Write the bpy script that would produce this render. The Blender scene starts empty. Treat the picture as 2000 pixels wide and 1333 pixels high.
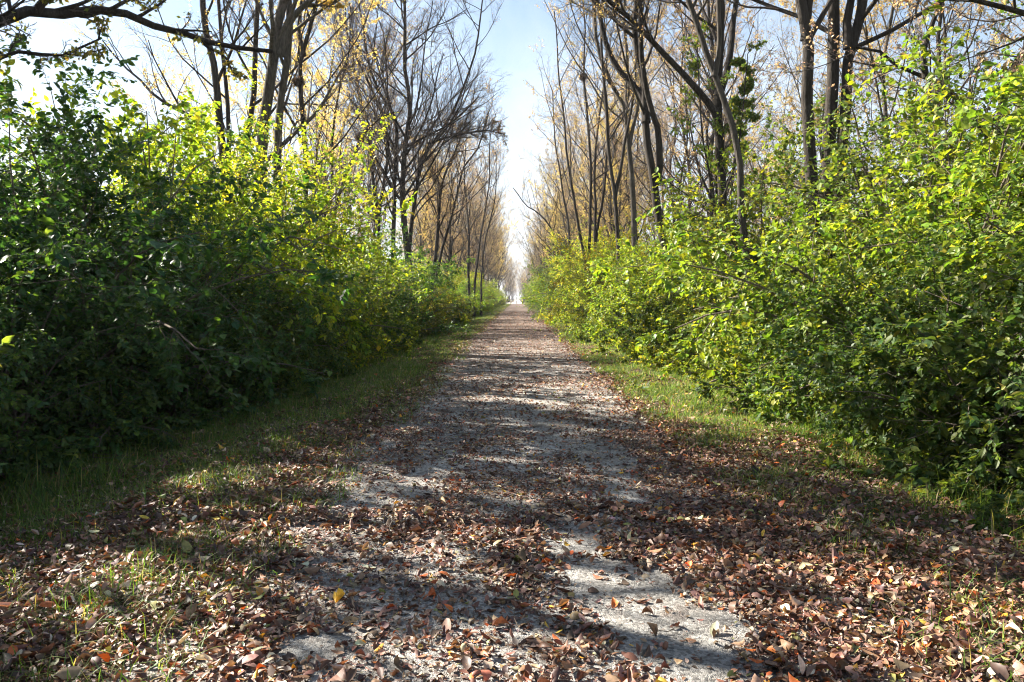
import bpy, math, random
import numpy as np
from mathutils import Vector

RNG = np.random.default_rng(11)
random.seed(11)
S = bpy.context.scene
COL = S.collection

# ------------------------------------------------------------------ camera model
F = 1556.0                      # focal length in photo pixels (2000 wide)
CAM_H = 1.6
PITCH = math.atan(83.5 / F)     # looking slightly down
YAW = 10.0 / F                  # trail runs a touch right of the axis


def PX(px, py, d):
    """world point seen at photo pixel px,py at distance d along the trail"""
    u, v = (px - 1000.0) / F, (666.5 - py) / F
    cy = math.cos(PITCH) + v * math.sin(PITCH)
    cz = -math.sin(PITCH) + v * math.cos(PITCH)
    x = u * math.cos(YAW) - cy * math.sin(YAW)
    y = u * math.sin(YAW) + cy * math.cos(YAW)
    k = d / y
    return np.array([x * k, d, CAM_H + cz * k])


# ------------------------------------------------------------------ noise helpers
def vnoise(x, y, s, seed=0):
    """smooth value noise, 0..1"""
    x = np.asarray(x, float) / s
    y = np.asarray(y, float) / s
    xi, yi = np.floor(x), np.floor(y)
    fx, fy = x - xi, y - yi
    fx = fx * fx * (3 - 2 * fx)
    fy = fy * fy * (3 - 2 * fy)

    def h(a, b):
        v = np.sin(a * 127.1 + b * 311.7 + seed * 74.7) * 43758.5453
        return v - np.floor(v)
    return (h(xi, yi) * (1 - fx) + h(xi + 1, yi) * fx) * (1 - fy) + (h(xi, yi + 1) * (1 - fx) + h(xi + 1, yi + 1) * fx) * fy


def sstep(a, b, x):
    t = np.clip((np.asarray(x, float) - a) / (b - a), 0, 1)
    return t * t * (3 - 2 * t)


def ground_z(x, y):
    x = np.asarray(x, float)
    y = np.asarray(y, float)
    l = sstep(-2.3, -4.6, x)
    r = sstep(2.3, 3.9, x)
    z = -0.30 * l + 0.16 * sstep(-5.5, -8, x) - 0.12 * r
    m = sstep(1.95, 2.6, np.abs(x))
    z = z + m * (0.10 * (vnoise(x, y, 0.9, 3) - 0.5) + 0.05 * (vnoise(x, y, 0.3, 5) - 0.5))
    z = z + sstep(12, 40, np.abs(x)) * 0.5 * (vnoise(x, y, 14, 8) - 0.4)
    return z


def nrm(v):
    return v / np.maximum(np.linalg.norm(v, axis=-1, keepdims=True), 1e-9)


# ------------------------------------------------------------------ mesh collector
class Geo:
    def __init__(self):
        self.v, self.loops, self.tot, self.mat, self.col = [], [], [], [], []
        self.n = 0

    def add(self, verts, faces, mat=0, col=None):
        verts = np.asarray(verts, np.float32).reshape(-1, 3)
        if len(verts) == 0:
            return
        if not isinstance(faces, list):
            faces = [faces]
        for f in faces:
            f = np.asarray(f, np.int32)
            self.loops.append((f + self.n).ravel())
            self.tot.append(np.full(len(f), f.shape[1], np.int32))
            self.mat.append(np.full(len(f), mat, np.int32))
        self.v.append(verts)
        if col is None:
            col = np.full((len(verts), 3), 0.5, np.float32)
        self.col.append(np.asarray(col, np.float32))
        self.n += len(verts)

    def build(self, name, mats, parent=None, smooth=True, shift=None):
        me = bpy.data.meshes.new(name)
        v = np.concatenate(self.v)
        if shift is not None:
            v = v - np.asarray(shift, np.float32)
        loops = np.concatenate(self.loops)
        tot = np.concatenate(self.tot)
        me.vertices.add(len(v))
        me.vertices.foreach_set('co', v.astype(np.float32).ravel())
        me.loops.add(len(loops))
        me.loops.foreach_set('vertex_index', loops)
        me.polygons.add(len(tot))
        st = np.zeros(len(tot), np.int32)
        st[1:] = np.cumsum(tot)[:-1]
        me.polygons.foreach_set('loop_start', st)
        for m in mats:
            me.materials.append(m)
        me.polygons.foreach_set('material_index', np.concatenate(self.mat))
        me.update(calc_edges=True)
        me.polygons.foreach_set('use_smooth', np.full(len(tot), smooth, bool))
        c = np.concatenate(self.col)
        a = me.attributes.new('tint', 'FLOAT_COLOR', 'POINT')
        rgba = np.ones((len(v), 4), np.float32)
        rgba[:, :3] = c
        a.data.foreach_set('color', rgba.ravel())
        o = bpy.data.objects.new(name, me)
        COL.objects.link(o)
        if parent is not None:
            o.parent = parent
        return o


# ------------------------------------------------------------------ branching
def tubes(P, R, k):
    """P [M,n,3], R [M,n] -> verts, quads of M tapered tubes"""
    M, n, _ = P.shape
    T = np.empty_like(P)
    T[:, 1:-1] = P[:, 2:] - P[:, :-2]
    T[:, 0] = P[:, 1] - P[:, 0]
    T[:, -1] = P[:, -1] - P[:, -2]
    T = nrm(T)
    mean = nrm(P[:, -1] - P[:, 0])
    ref = np.where(np.abs(mean[:, 2:3]) > 0.7, np.array([[1.0, 0.1, 0]]), np.array([[0, 0.1, 1.0]]))
    A = nrm(np.cross(T, ref[:, None, :]))
    B = np.cross(T, A)
    ang = np.arange(k) * 2 * math.pi / k
    ring = A[:, :, None, :] * np.cos(ang)[None, None, :, None] + B[:, :, None, :] * np.sin(ang)[None, None, :, None]
    V = P[:, :, None, :] + ring * R[:, :, None, None]
    base = (np.arange(M) * n * k)[:, None, None]
    i = (np.arange(n - 1) * k)[None, :, None]
    j = np.arange(k)[None, None, :]
    j2 = (j + 1) % k
    q = np.stack(np.broadcast_arrays(base + i + j, base + i + j2, base + i + k + j2, base + i + k + j), -1).reshape(-1, 4)
    return V.reshape(-1, 3), q


def resample(pts, n):
    pts = np.asarray(pts, float)
    m = len(pts)
    if m < 3:
        t = np.linspace(0, m - 1, n)
        return np.stack([np.interp(t, np.arange(m), pts[:, c]) for c in range(3)], -1)
    seg = np.concatenate([[0], np.cumsum(np.linalg.norm(np.diff(pts, axis=0), axis=1))])
    tt = np.linspace(0, seg[-1], n)
    ext = np.vstack([2 * pts[0] - pts[1], pts, 2 * pts[-1] - pts[-2]])
    out = []
    for t in tt:
        i = min(max(int(np.searchsorted(seg, t, side='right') - 1), 0), m - 2)
        u = (t - seg[i]) / max(seg[i + 1] - seg[i], 1e-9)
        a, b, c, d = ext[i], ext[i + 1], ext[i + 2], ext[i + 3]
        out.append(0.5 * (2 * b + (c - a) * u + (2 * a - 5 * b + 4 * c - d) * u * u + (3 * b - a - 3 * c + d) * u ** 3))
    return np.array(out)


def grow(P0, D0, L, n, wander, trop, rng, arch=0.0):
    M = len(P0)
    P = np.empty((M, n, 3))
    P[:, 0] = P0
    d = nrm(D0)
    step = (L / (n - 1))[:, None]
    for i in range(1, n):
        d = nrm(d + rng.normal(0, wander, (M, 3)) + np.array([0, 0, trop * (1 + arch * i / n)]))
        P[:, i] = P[:, i - 1] + d * step
    return P


def spawn(P, R, cnt, t0, t1, a0, a1, n, lenf, rad, wander, trop, rng, rmin=0.0, tip=0.35, flat=0.0):
    """cnt children on every path; lenf: (lo,hi) as a share of the parent's length"""
    M, m, _ = P.shape
    idx = np.repeat(np.arange(M), cnt)
    N = len(idx)
    t = (t0 + (t1 - t0) * ((np.tile(np.arange(cnt), M) + rng.random(N)) / cnt)) * (m - 1)
    i = np.minimum(t.astype(int), m - 2)
    u = (t - i)[:, None]
    pos = P[idx, i] * (1 - u) + P[idx, i + 1] * u
    r = (R[idx, i] * (1 - u[:, 0]) + R[idx, i + 1] * u[:, 0])
    T = nrm(P[idx, i + 1] - P[idx, i])
    rd = rng.normal(0, 1, (N, 3))
    rd[:, 2] *= (1 - flat)
    perp = nrm(rd - (rd * T).sum(1, keepdims=True) * T)
    a = np.radians(rng.uniform(a0, a1, N))[:, None]
    D = T * np.cos(a) + perp * np.sin(a)
    PL = np.linalg.norm(np.diff(P, axis=1), axis=2).sum(1)
    L = PL[idx] * rng.uniform(lenf[0], lenf[1], N) * (1.0 - 0.45 * t / (m - 1))
    Q = grow(pos, D, L, n, wander, trop, rng)
    r0 = np.maximum(r * rad * rng.uniform(0.75, 1.1, N), rmin)
    taper = np.linspace(1, tip, n)[None, :]
    return Q, r0[:, None] * taper


# ------------------------------------------------------------------ leaves
LEAF7 = np.array([[0, 0, 0], [0.20, 0.28, 0.05], [0.19, 0.62, 0.02], [0, 1.0, -0.13], [-0.19, 0.62, 0.02], [-0.20, 0.28, 0.05], [0, 0.48, -0.035]])
LEAF7_Q = np.array([[0, 1, 2, 6], [6, 4, 5, 0]])
LEAF7_T = np.array([[6, 2, 3], [6, 3, 4]])
LEAF4 = np.array([[0, 0, 0], [0.24, 0.5, 0.05], [0, 1.0, -0.06], [-0.24, 0.5, 0.05]])
LEAF4_T = np.array([[0, 1, 2], [0, 2, 3]])


def put_leaves(g, pos, along, up, size, col, mat, kind=7, width=1.0):
    N = len(pos)
    if N == 0:
        return
    Y = nrm(along)
    Z = nrm(up - (up * Y).sum(1, keepdims=True) * Y)
    X = np.cross(Y, Z)
    T = LEAF7 if kind == 7 else LEAF4
    k = len(T)
    wd = np.broadcast_to(np.asarray(width, float), (N,))
    V = pos[:, None, :] + size[:, None, None] * (T[None, :, 0:1] * X[:, None, :] * wd[:, None, None] + T[None, :, 1:2] * Y[:, None, :] + T[None, :, 2:3] * Z[:, None, :])
    off = (np.arange(N) * k)[:, None, None]
    if kind == 7:
        faces = [(LEAF7_Q[None] + off).reshape(-1, 4), (LEAF7_T[None] + off).reshape(-1, 3)]
    else:
        faces = [(LEAF4_T[None] + off).reshape(-1, 3)]
    g.add(V.reshape(-1, 3), faces, mat, np.repeat(col, k, axis=0))


def mixcol(pal, w, n, rng, jit=0.18):
    pal = np.array(pal)
    w = np.array(w, float)
    i = rng.choice(len(pal), n, p=w / w.sum())
    c = pal[i] * np.exp(rng.normal(0, jit, (n, 1))) * np.exp(rng.normal(0, jit * 0.35, (n, 3)))
    return np.clip(c, 0.002, 0.95)


# ------------------------------------------------------------------ materials
def new_mat(name):
    m = bpy.data.materials.new(name)
    m.use_nodes = True
    nt = m.node_tree
    nt.nodes.clear()
    out = nt.nodes.new('ShaderNodeOutputMaterial')
    return m, nt, out


def N(nt, t, **kw):
    n = nt.nodes.new(t)
    for k, v in kw.items():
        setattr(n, k, v)
    return n


def leaf_mat(name, trans, tboost, rough=0.45, spec=0.35, obj_tint=True, vein=False):
    m, nt, out = new_mat(name)
    L = nt.links
    at = N(nt, 'ShaderNodeAttribute', attribute_name='tint')
    src = at.outputs['Color']
    if obj_tint:
        oi = N(nt, 'ShaderNodeObjectInfo')
        mx = N(nt, 'ShaderNodeMix', data_type='RGBA', blend_type='MULTIPLY')
        mx.inputs[0].default_value = 1
        L.new(src, mx.inputs[6])
        L.new(oi.outputs['Color'], mx.inputs[7])
        src = mx.outputs[2]
    # blotches on the blade
    ge = N(nt, 'ShaderNodeNewGeometry')
    tc = N(nt, 'ShaderNodeTexCoord')
    no = N(nt, 'ShaderNodeTexNoise')
    no.inputs['Scale'].default_value = 45
    no.inputs['Detail'].default_value = 3
    L.new(tc.outputs['Object'], no.inputs['Vector'])
    mr = N(nt, 'ShaderNodeMapRange')
    mr.inputs[1].default_value = 0.3
    mr.inputs[2].default_value = 0.7
    mr.inputs[3].default_value = 0.7
    mr.inputs[4].default_value = 1.25
    L.new(no.outputs['Fac'], mr.inputs[0])
    mv = N(nt, 'ShaderNodeMix', data_type='RGBA', blend_type='MULTIPLY')
    mv.inputs[0].default_value = 1
    L.new(src, mv.inputs[6])
    L.new(mr.outputs[0], mv.inputs[7])
    src = mv.outputs[2]
    # paler underside
    ub = N(nt, 'ShaderNodeMix', data_type='RGBA', blend_type='MIX')
    bf = N(nt, 'ShaderNodeMath', operation='MULTIPLY')
    bf.inputs[1].default_value = 0.35
    L.new(ge.outputs['Backfacing'], bf.inputs[0])
    L.new(bf.outputs[0], ub.inputs[0])
    L.new(src, ub.inputs[6])
    pu = N(nt, 'ShaderNodeMix', data_type='RGBA', blend_type='MULTIPLY')
    pu.inputs[0].default_value = 1
    L.new(src, pu.inputs[6])
    pu.inputs[7].default_value = (1.5, 1.4, 1.6, 1)
    L.new(pu.outputs[2], ub.inputs[7])
    bs = N(nt, 'ShaderNodeBsdfPrincipled')
    bs.inputs['Roughness'].default_value = rough
    bs.inputs['Specular IOR Level'].default_value = spec
    L.new(ub.outputs[2], bs.inputs['Base Color'])
    tr = N(nt, 'ShaderNodeBsdfTranslucent')
    tm = N(nt, 'ShaderNodeMix', data_type='RGBA', blend_type='MULTIPLY')
    tm.inputs[0].default_value = 1
    L.new(src, tm.inputs[6])
    tm.inputs[7].default_value = (*tboost, 1)
    L.new(tm.outputs[2], tr.inputs['Color'])
    ms = N(nt, 'ShaderNodeMixShader')
    ms.inputs[0].default_value = trans
    L.new(bs.outputs[0], ms.inputs[1])
    L.new(tr.outputs[0], ms.inputs[2])
    L.new(ms.outputs[0], out.inputs[0])
    return m


def bark_mat(name, c0, c1, scale=9.0):
    m, nt, out = new_mat(name)
    L = nt.links
    tc = N(nt, 'ShaderNodeTexCoord')
    mp = N(nt, 'ShaderNodeMapping')
    mp.inputs['Scale'].default_value = (scale * 2.2, scale * 2.2, scale * 0.45)
    L.new(tc.outputs['Object'], mp.inputs[0])
    no = N(nt, 'ShaderNodeTexNoise')
    no.inputs['Scale'].default_value = 1
    no.inputs['Detail'].default_value = 6
    no.inputs['Roughness'].default_value = 0.65
    L.new(mp.outputs[0], no.inputs['Vector'])
    n2 = N(nt, 'ShaderNodeTexNoise')
    n2.inputs['Scale'].default_value = 0.8
    n2.inputs['Detail'].default_value = 3
    L.new(tc.outputs['Object'], n2.inputs['Vector'])
    ad = N(nt, 'ShaderNodeMath', operation='MULTIPLY_ADD')
    L.new(n2.outputs['Fac'], ad.inputs[0])
    ad.inputs[1].default_value = 0.7
    L.new(no.outputs['Fac'], ad.inputs[2])
    rp = N(nt, 'ShaderNodeValToRGB')
    rp.color_ramp.elements[0].position = 0.55
    rp.color_ramp.elements[0].color = (*c0, 1)
    rp.color_ramp.elements[1].position = 1.1
    rp.color_ramp.elements[1].color = (*c1, 1)
    L.new(ad.outputs[0], rp.inputs[0])
    bs = N(nt, 'ShaderNodeBsdfPrincipled')
    bs.inputs['Roughness'].default_value = 0.9
    bs.inputs['Specular IOR Level'].default_value = 0.15
    L.new(rp.outputs[0], bs.inputs['Base Color'])
    bp = N(nt, 'ShaderNodeBump')
    bp.inputs['Strength'].default_value = 1.0
    bp.inputs['Distance'].default_value = 0.06
    L.new(no.outputs['Fac'], bp.inputs['Height'])
    L.new(bp.outputs[0], bs.inputs['Normal'])
    L.new(bs.outputs[0], out.inputs[0])
    return m


def plain_mat(name, c, rough=0.8, nscale=20, var=0.3):
    m, nt, out = new_mat(name)
    L = nt.links
    tc = N(nt, 'ShaderNodeTexCoord')
    no = N(nt, 'ShaderNodeTexNoise')
    no.inputs['Scale'].default_value = nscale
    no.inputs['Detail'].default_value = 5
    L.new(tc.outputs['Object'], no.inputs['Vector'])
    rp = N(nt, 'ShaderNodeValToRGB')
    rp.color_ramp.elements[0].position = 0.3
    rp.color_ramp.elements[0].color = (*[v * (1 - var) for v in c], 1)
    rp.color_ramp.elements[1].position = 0.7
    rp.color_ramp.elements[1].color = (*[min(1, v * (1 + var)) for v in c], 1)
    L.new(no.outputs['Fac'], rp.inputs[0])
    bs = N(nt, 'ShaderNodeBsdfPrincipled')
    bs.inputs['Roughness'].default_value = rough
    L.new(rp.outputs[0], bs.inputs['Base Color'])
    L.new(bs.outputs[0], out.inputs[0])
    return m


def soil_mat():
    """dark forest floor: humus, old leaves, mossy patches"""
    m, nt, out = new_mat('forest_floor')
    L = nt.links
    tc = N(nt, 'ShaderNodeTexCoord')
    n1 = N(nt, 'ShaderNodeTexNoise')
    n1.inputs['Scale'].default_value = 1.3
    n1.inputs['Detail'].default_value = 6
    n2 = N(nt, 'ShaderNodeTexVoronoi')
    n2.inputs['Scale'].default_value = 16
    n2.inputs['Randomness'].default_value = 1
    n3 = N(nt, 'ShaderNodeTexNoise')
    n3.inputs['Scale'].default_value = 30
    n3.inputs['Detail'].default_value = 5
    for n in (n1, n2, n3):
        L.new(tc.outputs['Object'], n.inputs['Vector'])
    rp = N(nt, 'ShaderNodeValToRGB')
    e = rp.color_ramp.elements
    e[0].position, e[0].color = 0.2, (0.045, 0.030, 0.020, 1)
    e[1].position, e[1].color = 0.85, (0.17, 0.10, 0.065, 1)
    rp.color_ramp.elements.new(0.5).color = (0.09, 0.055, 0.036, 1)
    sx = N(nt, 'ShaderNodeSeparateColor')
    L.new(n2.outputs['Color'], sx.inputs[0])
    L.new(sx.outputs[0], rp.inputs[0])
    gr = N(nt, 'ShaderNodeMix', data_type='RGBA')
    gm = N(nt, 'ShaderNodeMapRange')
    gm.inputs[1].default_value = 0.46
    gm.inputs[2].default_value = 0.58
    gm.inputs[4].default_value = 0.75
    L.new(n1.outputs['Fac'], gm.inputs[0])
    L.new(gm.outputs[0], gr.inputs[0])
    L.new(rp.outputs[0], gr.inputs[6])
    gr.inputs[7].default_value = (0.05, 0.075, 0.02, 1)
    bs = N(nt, 'ShaderNodeBsdfPrincipled')
    bs.inputs['Roughness'].default_value = 0.95
    bs.inputs['Specular IOR Level'].default_value = 0.1
    L.new(gr.outputs[2], bs.inputs['Base Color'])
    bp = N(nt, 'ShaderNodeBump')
    bp.inputs['Strength'].default_value = 0.8
    bp.inputs['Distance'].default_value = 0.02
    L.new(n3.outputs['Fac'], bp.inputs['Height'])
    L.new(bp.outputs[0], bs.inputs['Normal'])
    L.new(bs.outputs[0], out.inputs[0])
    return m


def gravel_mat():
    """crushed limestone: grey-beige stones, with old leaf mash trodden in"""
    m, nt, out = new_mat('limestone_gravel')
    L = nt.links
    tc = N(nt, 'ShaderNodeTexCoord')
    v = N(nt, 'ShaderNodeTexVoronoi')
    v.inputs['Scale'].default_value = 60
    L.new(tc.outputs['Object'], v.inputs['Vector'])
    v2 = N(nt, 'ShaderNodeTexVoronoi')
    v2.inputs['Scale'].default_value = 190
    L.new(tc.outputs['Object'], v2.inputs['Vector'])
    sc = N(nt, 'ShaderNodeSeparateColor')
    L.new(v.outputs['Color'], sc.inputs[0])
    rp = N(nt, 'ShaderNodeValToRGB')
    e = rp.color_ramp.elements
    e[0].position, e[0].color = 0.0, (0.24, 0.225, 0.205, 1)
    e[1].position, e[1].color = 1.0, (0.66, 0.63, 0.58, 1)
    rp.color_ramp.elements.new(0.5).color = (0.44, 0.42, 0.385, 1)
    L.new(sc.outputs[0], rp.inputs[0])
    n1 = N(nt, 'ShaderNodeTexNoise')
    n1.inputs['Scale'].default_value = 2.2
    n1.inputs['Detail'].default_value = 8
    n1.inputs['Roughness'].default_value = 0.7
    L.new(tc.outputs['Object'], n1.inputs['Vector'])
    # leaf mash: more of it further down the trail where nothing has blown it away
    sep = N(nt, 'ShaderNodeSeparateXYZ')
    L.new(tc.outputs['Object'], sep.inputs[0])
    far = N(nt, 'ShaderNodeMapRange')
    far.inputs[1].default_value = 9
    far.inputs[2].default_value = 45
    far.inputs[3].default_value = 0.0
    far.inputs[4].default_value = 0.34
    L.new(sep.outputs['Y'], far.inputs[0])
    ad = N(nt, 'ShaderNodeMath', operation='ADD')
    L.new(n1.outputs['Fac'], ad.inputs[0])
    L.new(far.outputs[0], ad.inputs[1])
    ms = N(nt, 'ShaderNodeMapRange')
    ms.inputs[1].default_value = 0.52
    ms.inputs[2].default_value = 0.68
    ms.inputs[4].default_value = 0.85
    L.new(ad.outputs[0], ms.inputs[0])
    lv = N(nt, 'ShaderNodeTexVoronoi')
    lv.inputs['Scale'].default_value = 14
    L.new(tc.outputs['Object'], lv.inputs['Vector'])
    lr = N(nt, 'ShaderNodeValToRGB')
    e = lr.color_ramp.elements
    e[0].position, e[0].color = 0.1, (0.07, 0.045, 0.035, 1)
    e[1].position, e[1].color = 0.95, (0.30, 0.20, 0.14, 1)
    lr.color_ramp.elements.new(0.55).color = (0.15, 0.09, 0.065, 1)
    s2 = N(nt, 'ShaderNodeSeparateColor')
    L.new(lv.outputs['Color'], s2.inputs[0])
    L.new(s2.outputs[1], lr.inputs[0])
    mx = N(nt, 'ShaderNodeMix', data_type='RGBA')
    L.new(ms.outputs[0], mx.inputs[0])
    L.new(rp.outputs[0], mx.inputs[6])
    L.new(lr.outputs[0], mx.inputs[7])
    n5 = N(nt, 'ShaderNodeTexNoise')
    n5.inputs['Scale'].default_value = 0.9
    n5.inputs['Detail'].default_value = 9
    n5.inputs['Roughness'].default_value = 0.75
    L.new(tc.outputs['Object'], n5.inputs['Vector'])
    st = N(nt, 'ShaderNodeMapRange')
    st.inputs[1].default_value = 0.42
    st.inputs[2].default_value = 0.62
    st.inputs[3].default_value = 0.62
    st.inputs[4].default_value = 1.1
    L.new(n5.outputs['Fac'], st.inputs[0])
    ml = N(nt, 'ShaderNodeMix', data_type='RGBA', blend_type='MULTIPLY')
    ml.inputs[0].default_value = 1
    L.new(mx.outputs[2], ml.inputs[6])
    L.new(st.outputs[0], ml.inputs[7])
    bs = N(nt, 'ShaderNodeBsdfPrincipled')
    bs.inputs['Roughness'].default_value = 0.9
    bs.inputs['Specular IOR Level'].default_value = 0.2
    L.new(ml.outputs[2], bs.inputs['Base Color'])
    hh = N(nt, 'ShaderNodeMath', operation='ADD')
    L.new(v.outputs['Distance'], hh.inputs[0])
    L.new(v2.outputs['Distance'], hh.inputs[1])
    bp = N(nt, 'ShaderNodeBump', invert=True)
    bp.inputs['Strength'].default_value = 1.0
    bp.inputs['Distance'].default_value = 0.014
    L.new(hh.outputs[0], bp.inputs['Height'])
    L.new(bp.outputs[0], bs.inputs['Normal'])
    L.new(bs.outputs[0], out.inputs[0])
    return m


M_GREEN = leaf_mat('shrub_leaf', 0.46, (2.2, 1.95, 0.75), 0.5, 0.26)
M_DARK = leaf_mat('dark_shrub_leaf', 0.36, (2.0, 2.1, 0.65), 0.48, 0.28)
M_CROWN = leaf_mat('autumn_crown_leaf', 0.55, (1.9, 1.65, 1.1), 0.6, 0.2)
M_LITTER = leaf_mat('fallen_leaf', 0.14, (1.3, 0.9, 0.5), 0.55, 0.4, obj_tint=False)
M_GRASS = leaf_mat('grass_blade', 0.45, (2.0, 1.9, 0.7), 0.5, 0.3, obj_tint=False)
M_BARK = bark_mat('bark', (0.009, 0.007, 0.006), (0.055, 0.046, 0.038))
M_BARK_PALE = bark_mat('grey_bark', (0.016, 0.014, 0.011), (0.11, 0.095, 0.078))
M_TWIG = bark_mat('twig_bark', (0.045, 0.034, 0.030), (0.135, 0.105, 0.09), 20)
M_STEM = bark_mat('shrub_bark', (0.07, 0.055, 0.04), (0.22, 0.18, 0.14), 20)
M_SOIL = soil_mat()
M_GRAVEL = gravel_mat()


def tag(o, label, cat, group=None, kind=None):
    if label:
        o['label'] = label
    if cat:
        o['category'] = cat
    if group:
        o['group'] = group
    if kind:
        o['kind'] = kind
    return o


def empty(name, loc):
    o = bpy.data.objects.new(name, None)
    o.empty_display_size = 0.3
    o.location = loc
    COL.objects.link(o)
    return o


def dup(root, loc, rz, sc, tint=None):
    r = root.copy()
    COL.objects.link(r)
    r.location = loc
    r.rotation_euler = (0, 0, rz)
    r.scale = (sc, sc, sc) if not isinstance(sc, tuple) else sc
    for ch in root.children:
        c = ch.copy()
        c.parent = r
        if tint is not None:
            c.color = (*tint, 1)
        COL.objects.link(c)
    return r


# ------------------------------------------------------------------ the setting
def build_ground():
    xs = np.unique(np.concatenate([np.linspace(-9, 9, 91), -9 - np.geomspace(0.5, 2000, 36), 9 + np.geomspace(0.5, 2000, 36)]))
    ys = np.unique(np.concatenate([np.linspace(-4, 30, 120), 30 + np.geomspace(0.6, 3500, 70), -4 - np.geomspace(1, 400, 12)]))
    X, Y = np.meshgrid(xs, ys)
    Z = ground_z(X, Y)
    V = np.stack([X, Y, Z], -1).reshape(-1, 3)
    nx, ny = len(xs), len(ys)
    i, j = np.meshgrid(np.arange(nx - 1), np.arange(ny - 1))
    a = (j * nx + i).ravel()
    q = np.stack([a, a + 1, a + 1 + nx, a + nx], -1)
    g = Geo()
    g.add(V, q)
    o = g.build('ground', [M_SOIL])
    tag(o, None, None, kind='structure')
    # trail sheet
    ys = np.unique(np.concatenate([np.linspace(-4, 40, 160), np.linspace(40, 246, 80)]))
    us = np.linspace(-1, 1, 15)
    U, Y = np.meshgrid(us, ys)
    W = 1.72 + 0.25 * (vnoise(Y, U * 0 + np.sign(U) * 9, 1.4, 21) - 0.5) + 0.12 * (vnoise(Y, np.sign(U) * 5, 0.4, 22) - 0.5)
    X = U * W
    Z = 0.004 + 0.012 * (1 - U * U)
    V = np.stack([X, Y, Z], -1).reshape(-1, 3)
    nx, ny = len(us), len(ys)
    i, j = np.meshgrid(np.arange(nx - 1), np.arange(ny - 1))
    a = (j * nx + i).ravel()
    g = Geo()
    g.add(V, np.stack([a, a + 1, a + 1 + nx, a + nx], -1))
    o = g.build('gravel_path', [M_GRAVEL])
    tag(o, None, None, kind='structure')
    # crossing road at the far end of the trail and the trail beyond it
    g = Geo()
    g.add([[-200, 252, 0.10], [200, 252, 0.10], [200, 262, 0.12], [-200, 262, 0.12], [-200, 250, -0.2], [200, 250, -0.2]], [[[0, 1, 2, 3]], [[4, 5, 1, 0]]])
    o = g.build('crossing_road', [plain_mat('pale_road', (0.50, 0.49, 0.47), 0.9, 3, 0.1)])
    tag(o, None, None, kind='structure')
    g = Geo()
    g.add([[-1.6, 262.5, 0.05], [1.6, 262.5, 0.05], [1.6, 900, 0.05], [-1.6, 900, 0.05]], [[[0, 1, 2, 3]]])
    o = g.build('far_path', [plain_mat('far_gravel', (0.42, 0.40, 0.37), 0.9, 3, 0.1)])
    tag(o, None, None, kind='structure')


# ------------------------------------------------------------------ fallen leaves
BARE = [  # px, py of open gravel and its half extents (m)
    (1250, 1195, 0.27, 0.55, 1), (1330, 1290, 0.28, 0.38, 1), (1395, 1240, 0.18, 0.28, 1), (1120, 1075, 0.2, 0.5, .9), (1180, 1150, 0.22, 0.4, 1),
    (600, 1290, 0.18, 0.16, .9), (830, 945, 0.20, 0.9, .7), (860, 880, 0.25, 1.1, .6), (1180, 900, 0.30, 1.2, .7), (1220, 960, 0.20, 0.7, .7), (1050, 860, 0.3, 1.1, .55),
    (930, 1110, 0.16, 0.25, .6), (1000, 800, 0.8, 1.8, .5), (960, 1000, 0.25, .35, .6),
]


def bare_mask(x, y):
    m = np.zeros_like(x)
    for px, py, hx, hy, stg in BARE:
        d = F * CAM_H / (py - 583.0)
        p = PX(px, py, d)
        wob = 0.8 + 0.7 * vnoise(x, y, 0.35, px)
        q = ((x - p[0]) / hx) ** 2 + ((y - p[1]) / hy) ** 2
        m = np.maximum(m, stg * np.clip(1.55 - q * wob, 0, 1))
    return m


LITTER_PAL = [(0.115, 0.062, 0.045), (0.085, 0.050, 0.042), (0.20, 0.105, 0.070), (0.30, 0.20, 0.145), (0.44, 0.36, 0.29), (0.33, 0.085, 0.022), (0.50, 0.27, 0.04), (0.20, 0.20, 0.07), (0.055, 0.035, 0.030)]
LITTER_W = [26, 22, 20, 13, 7, 3.5, 1.6, 2.6, 10]


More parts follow.
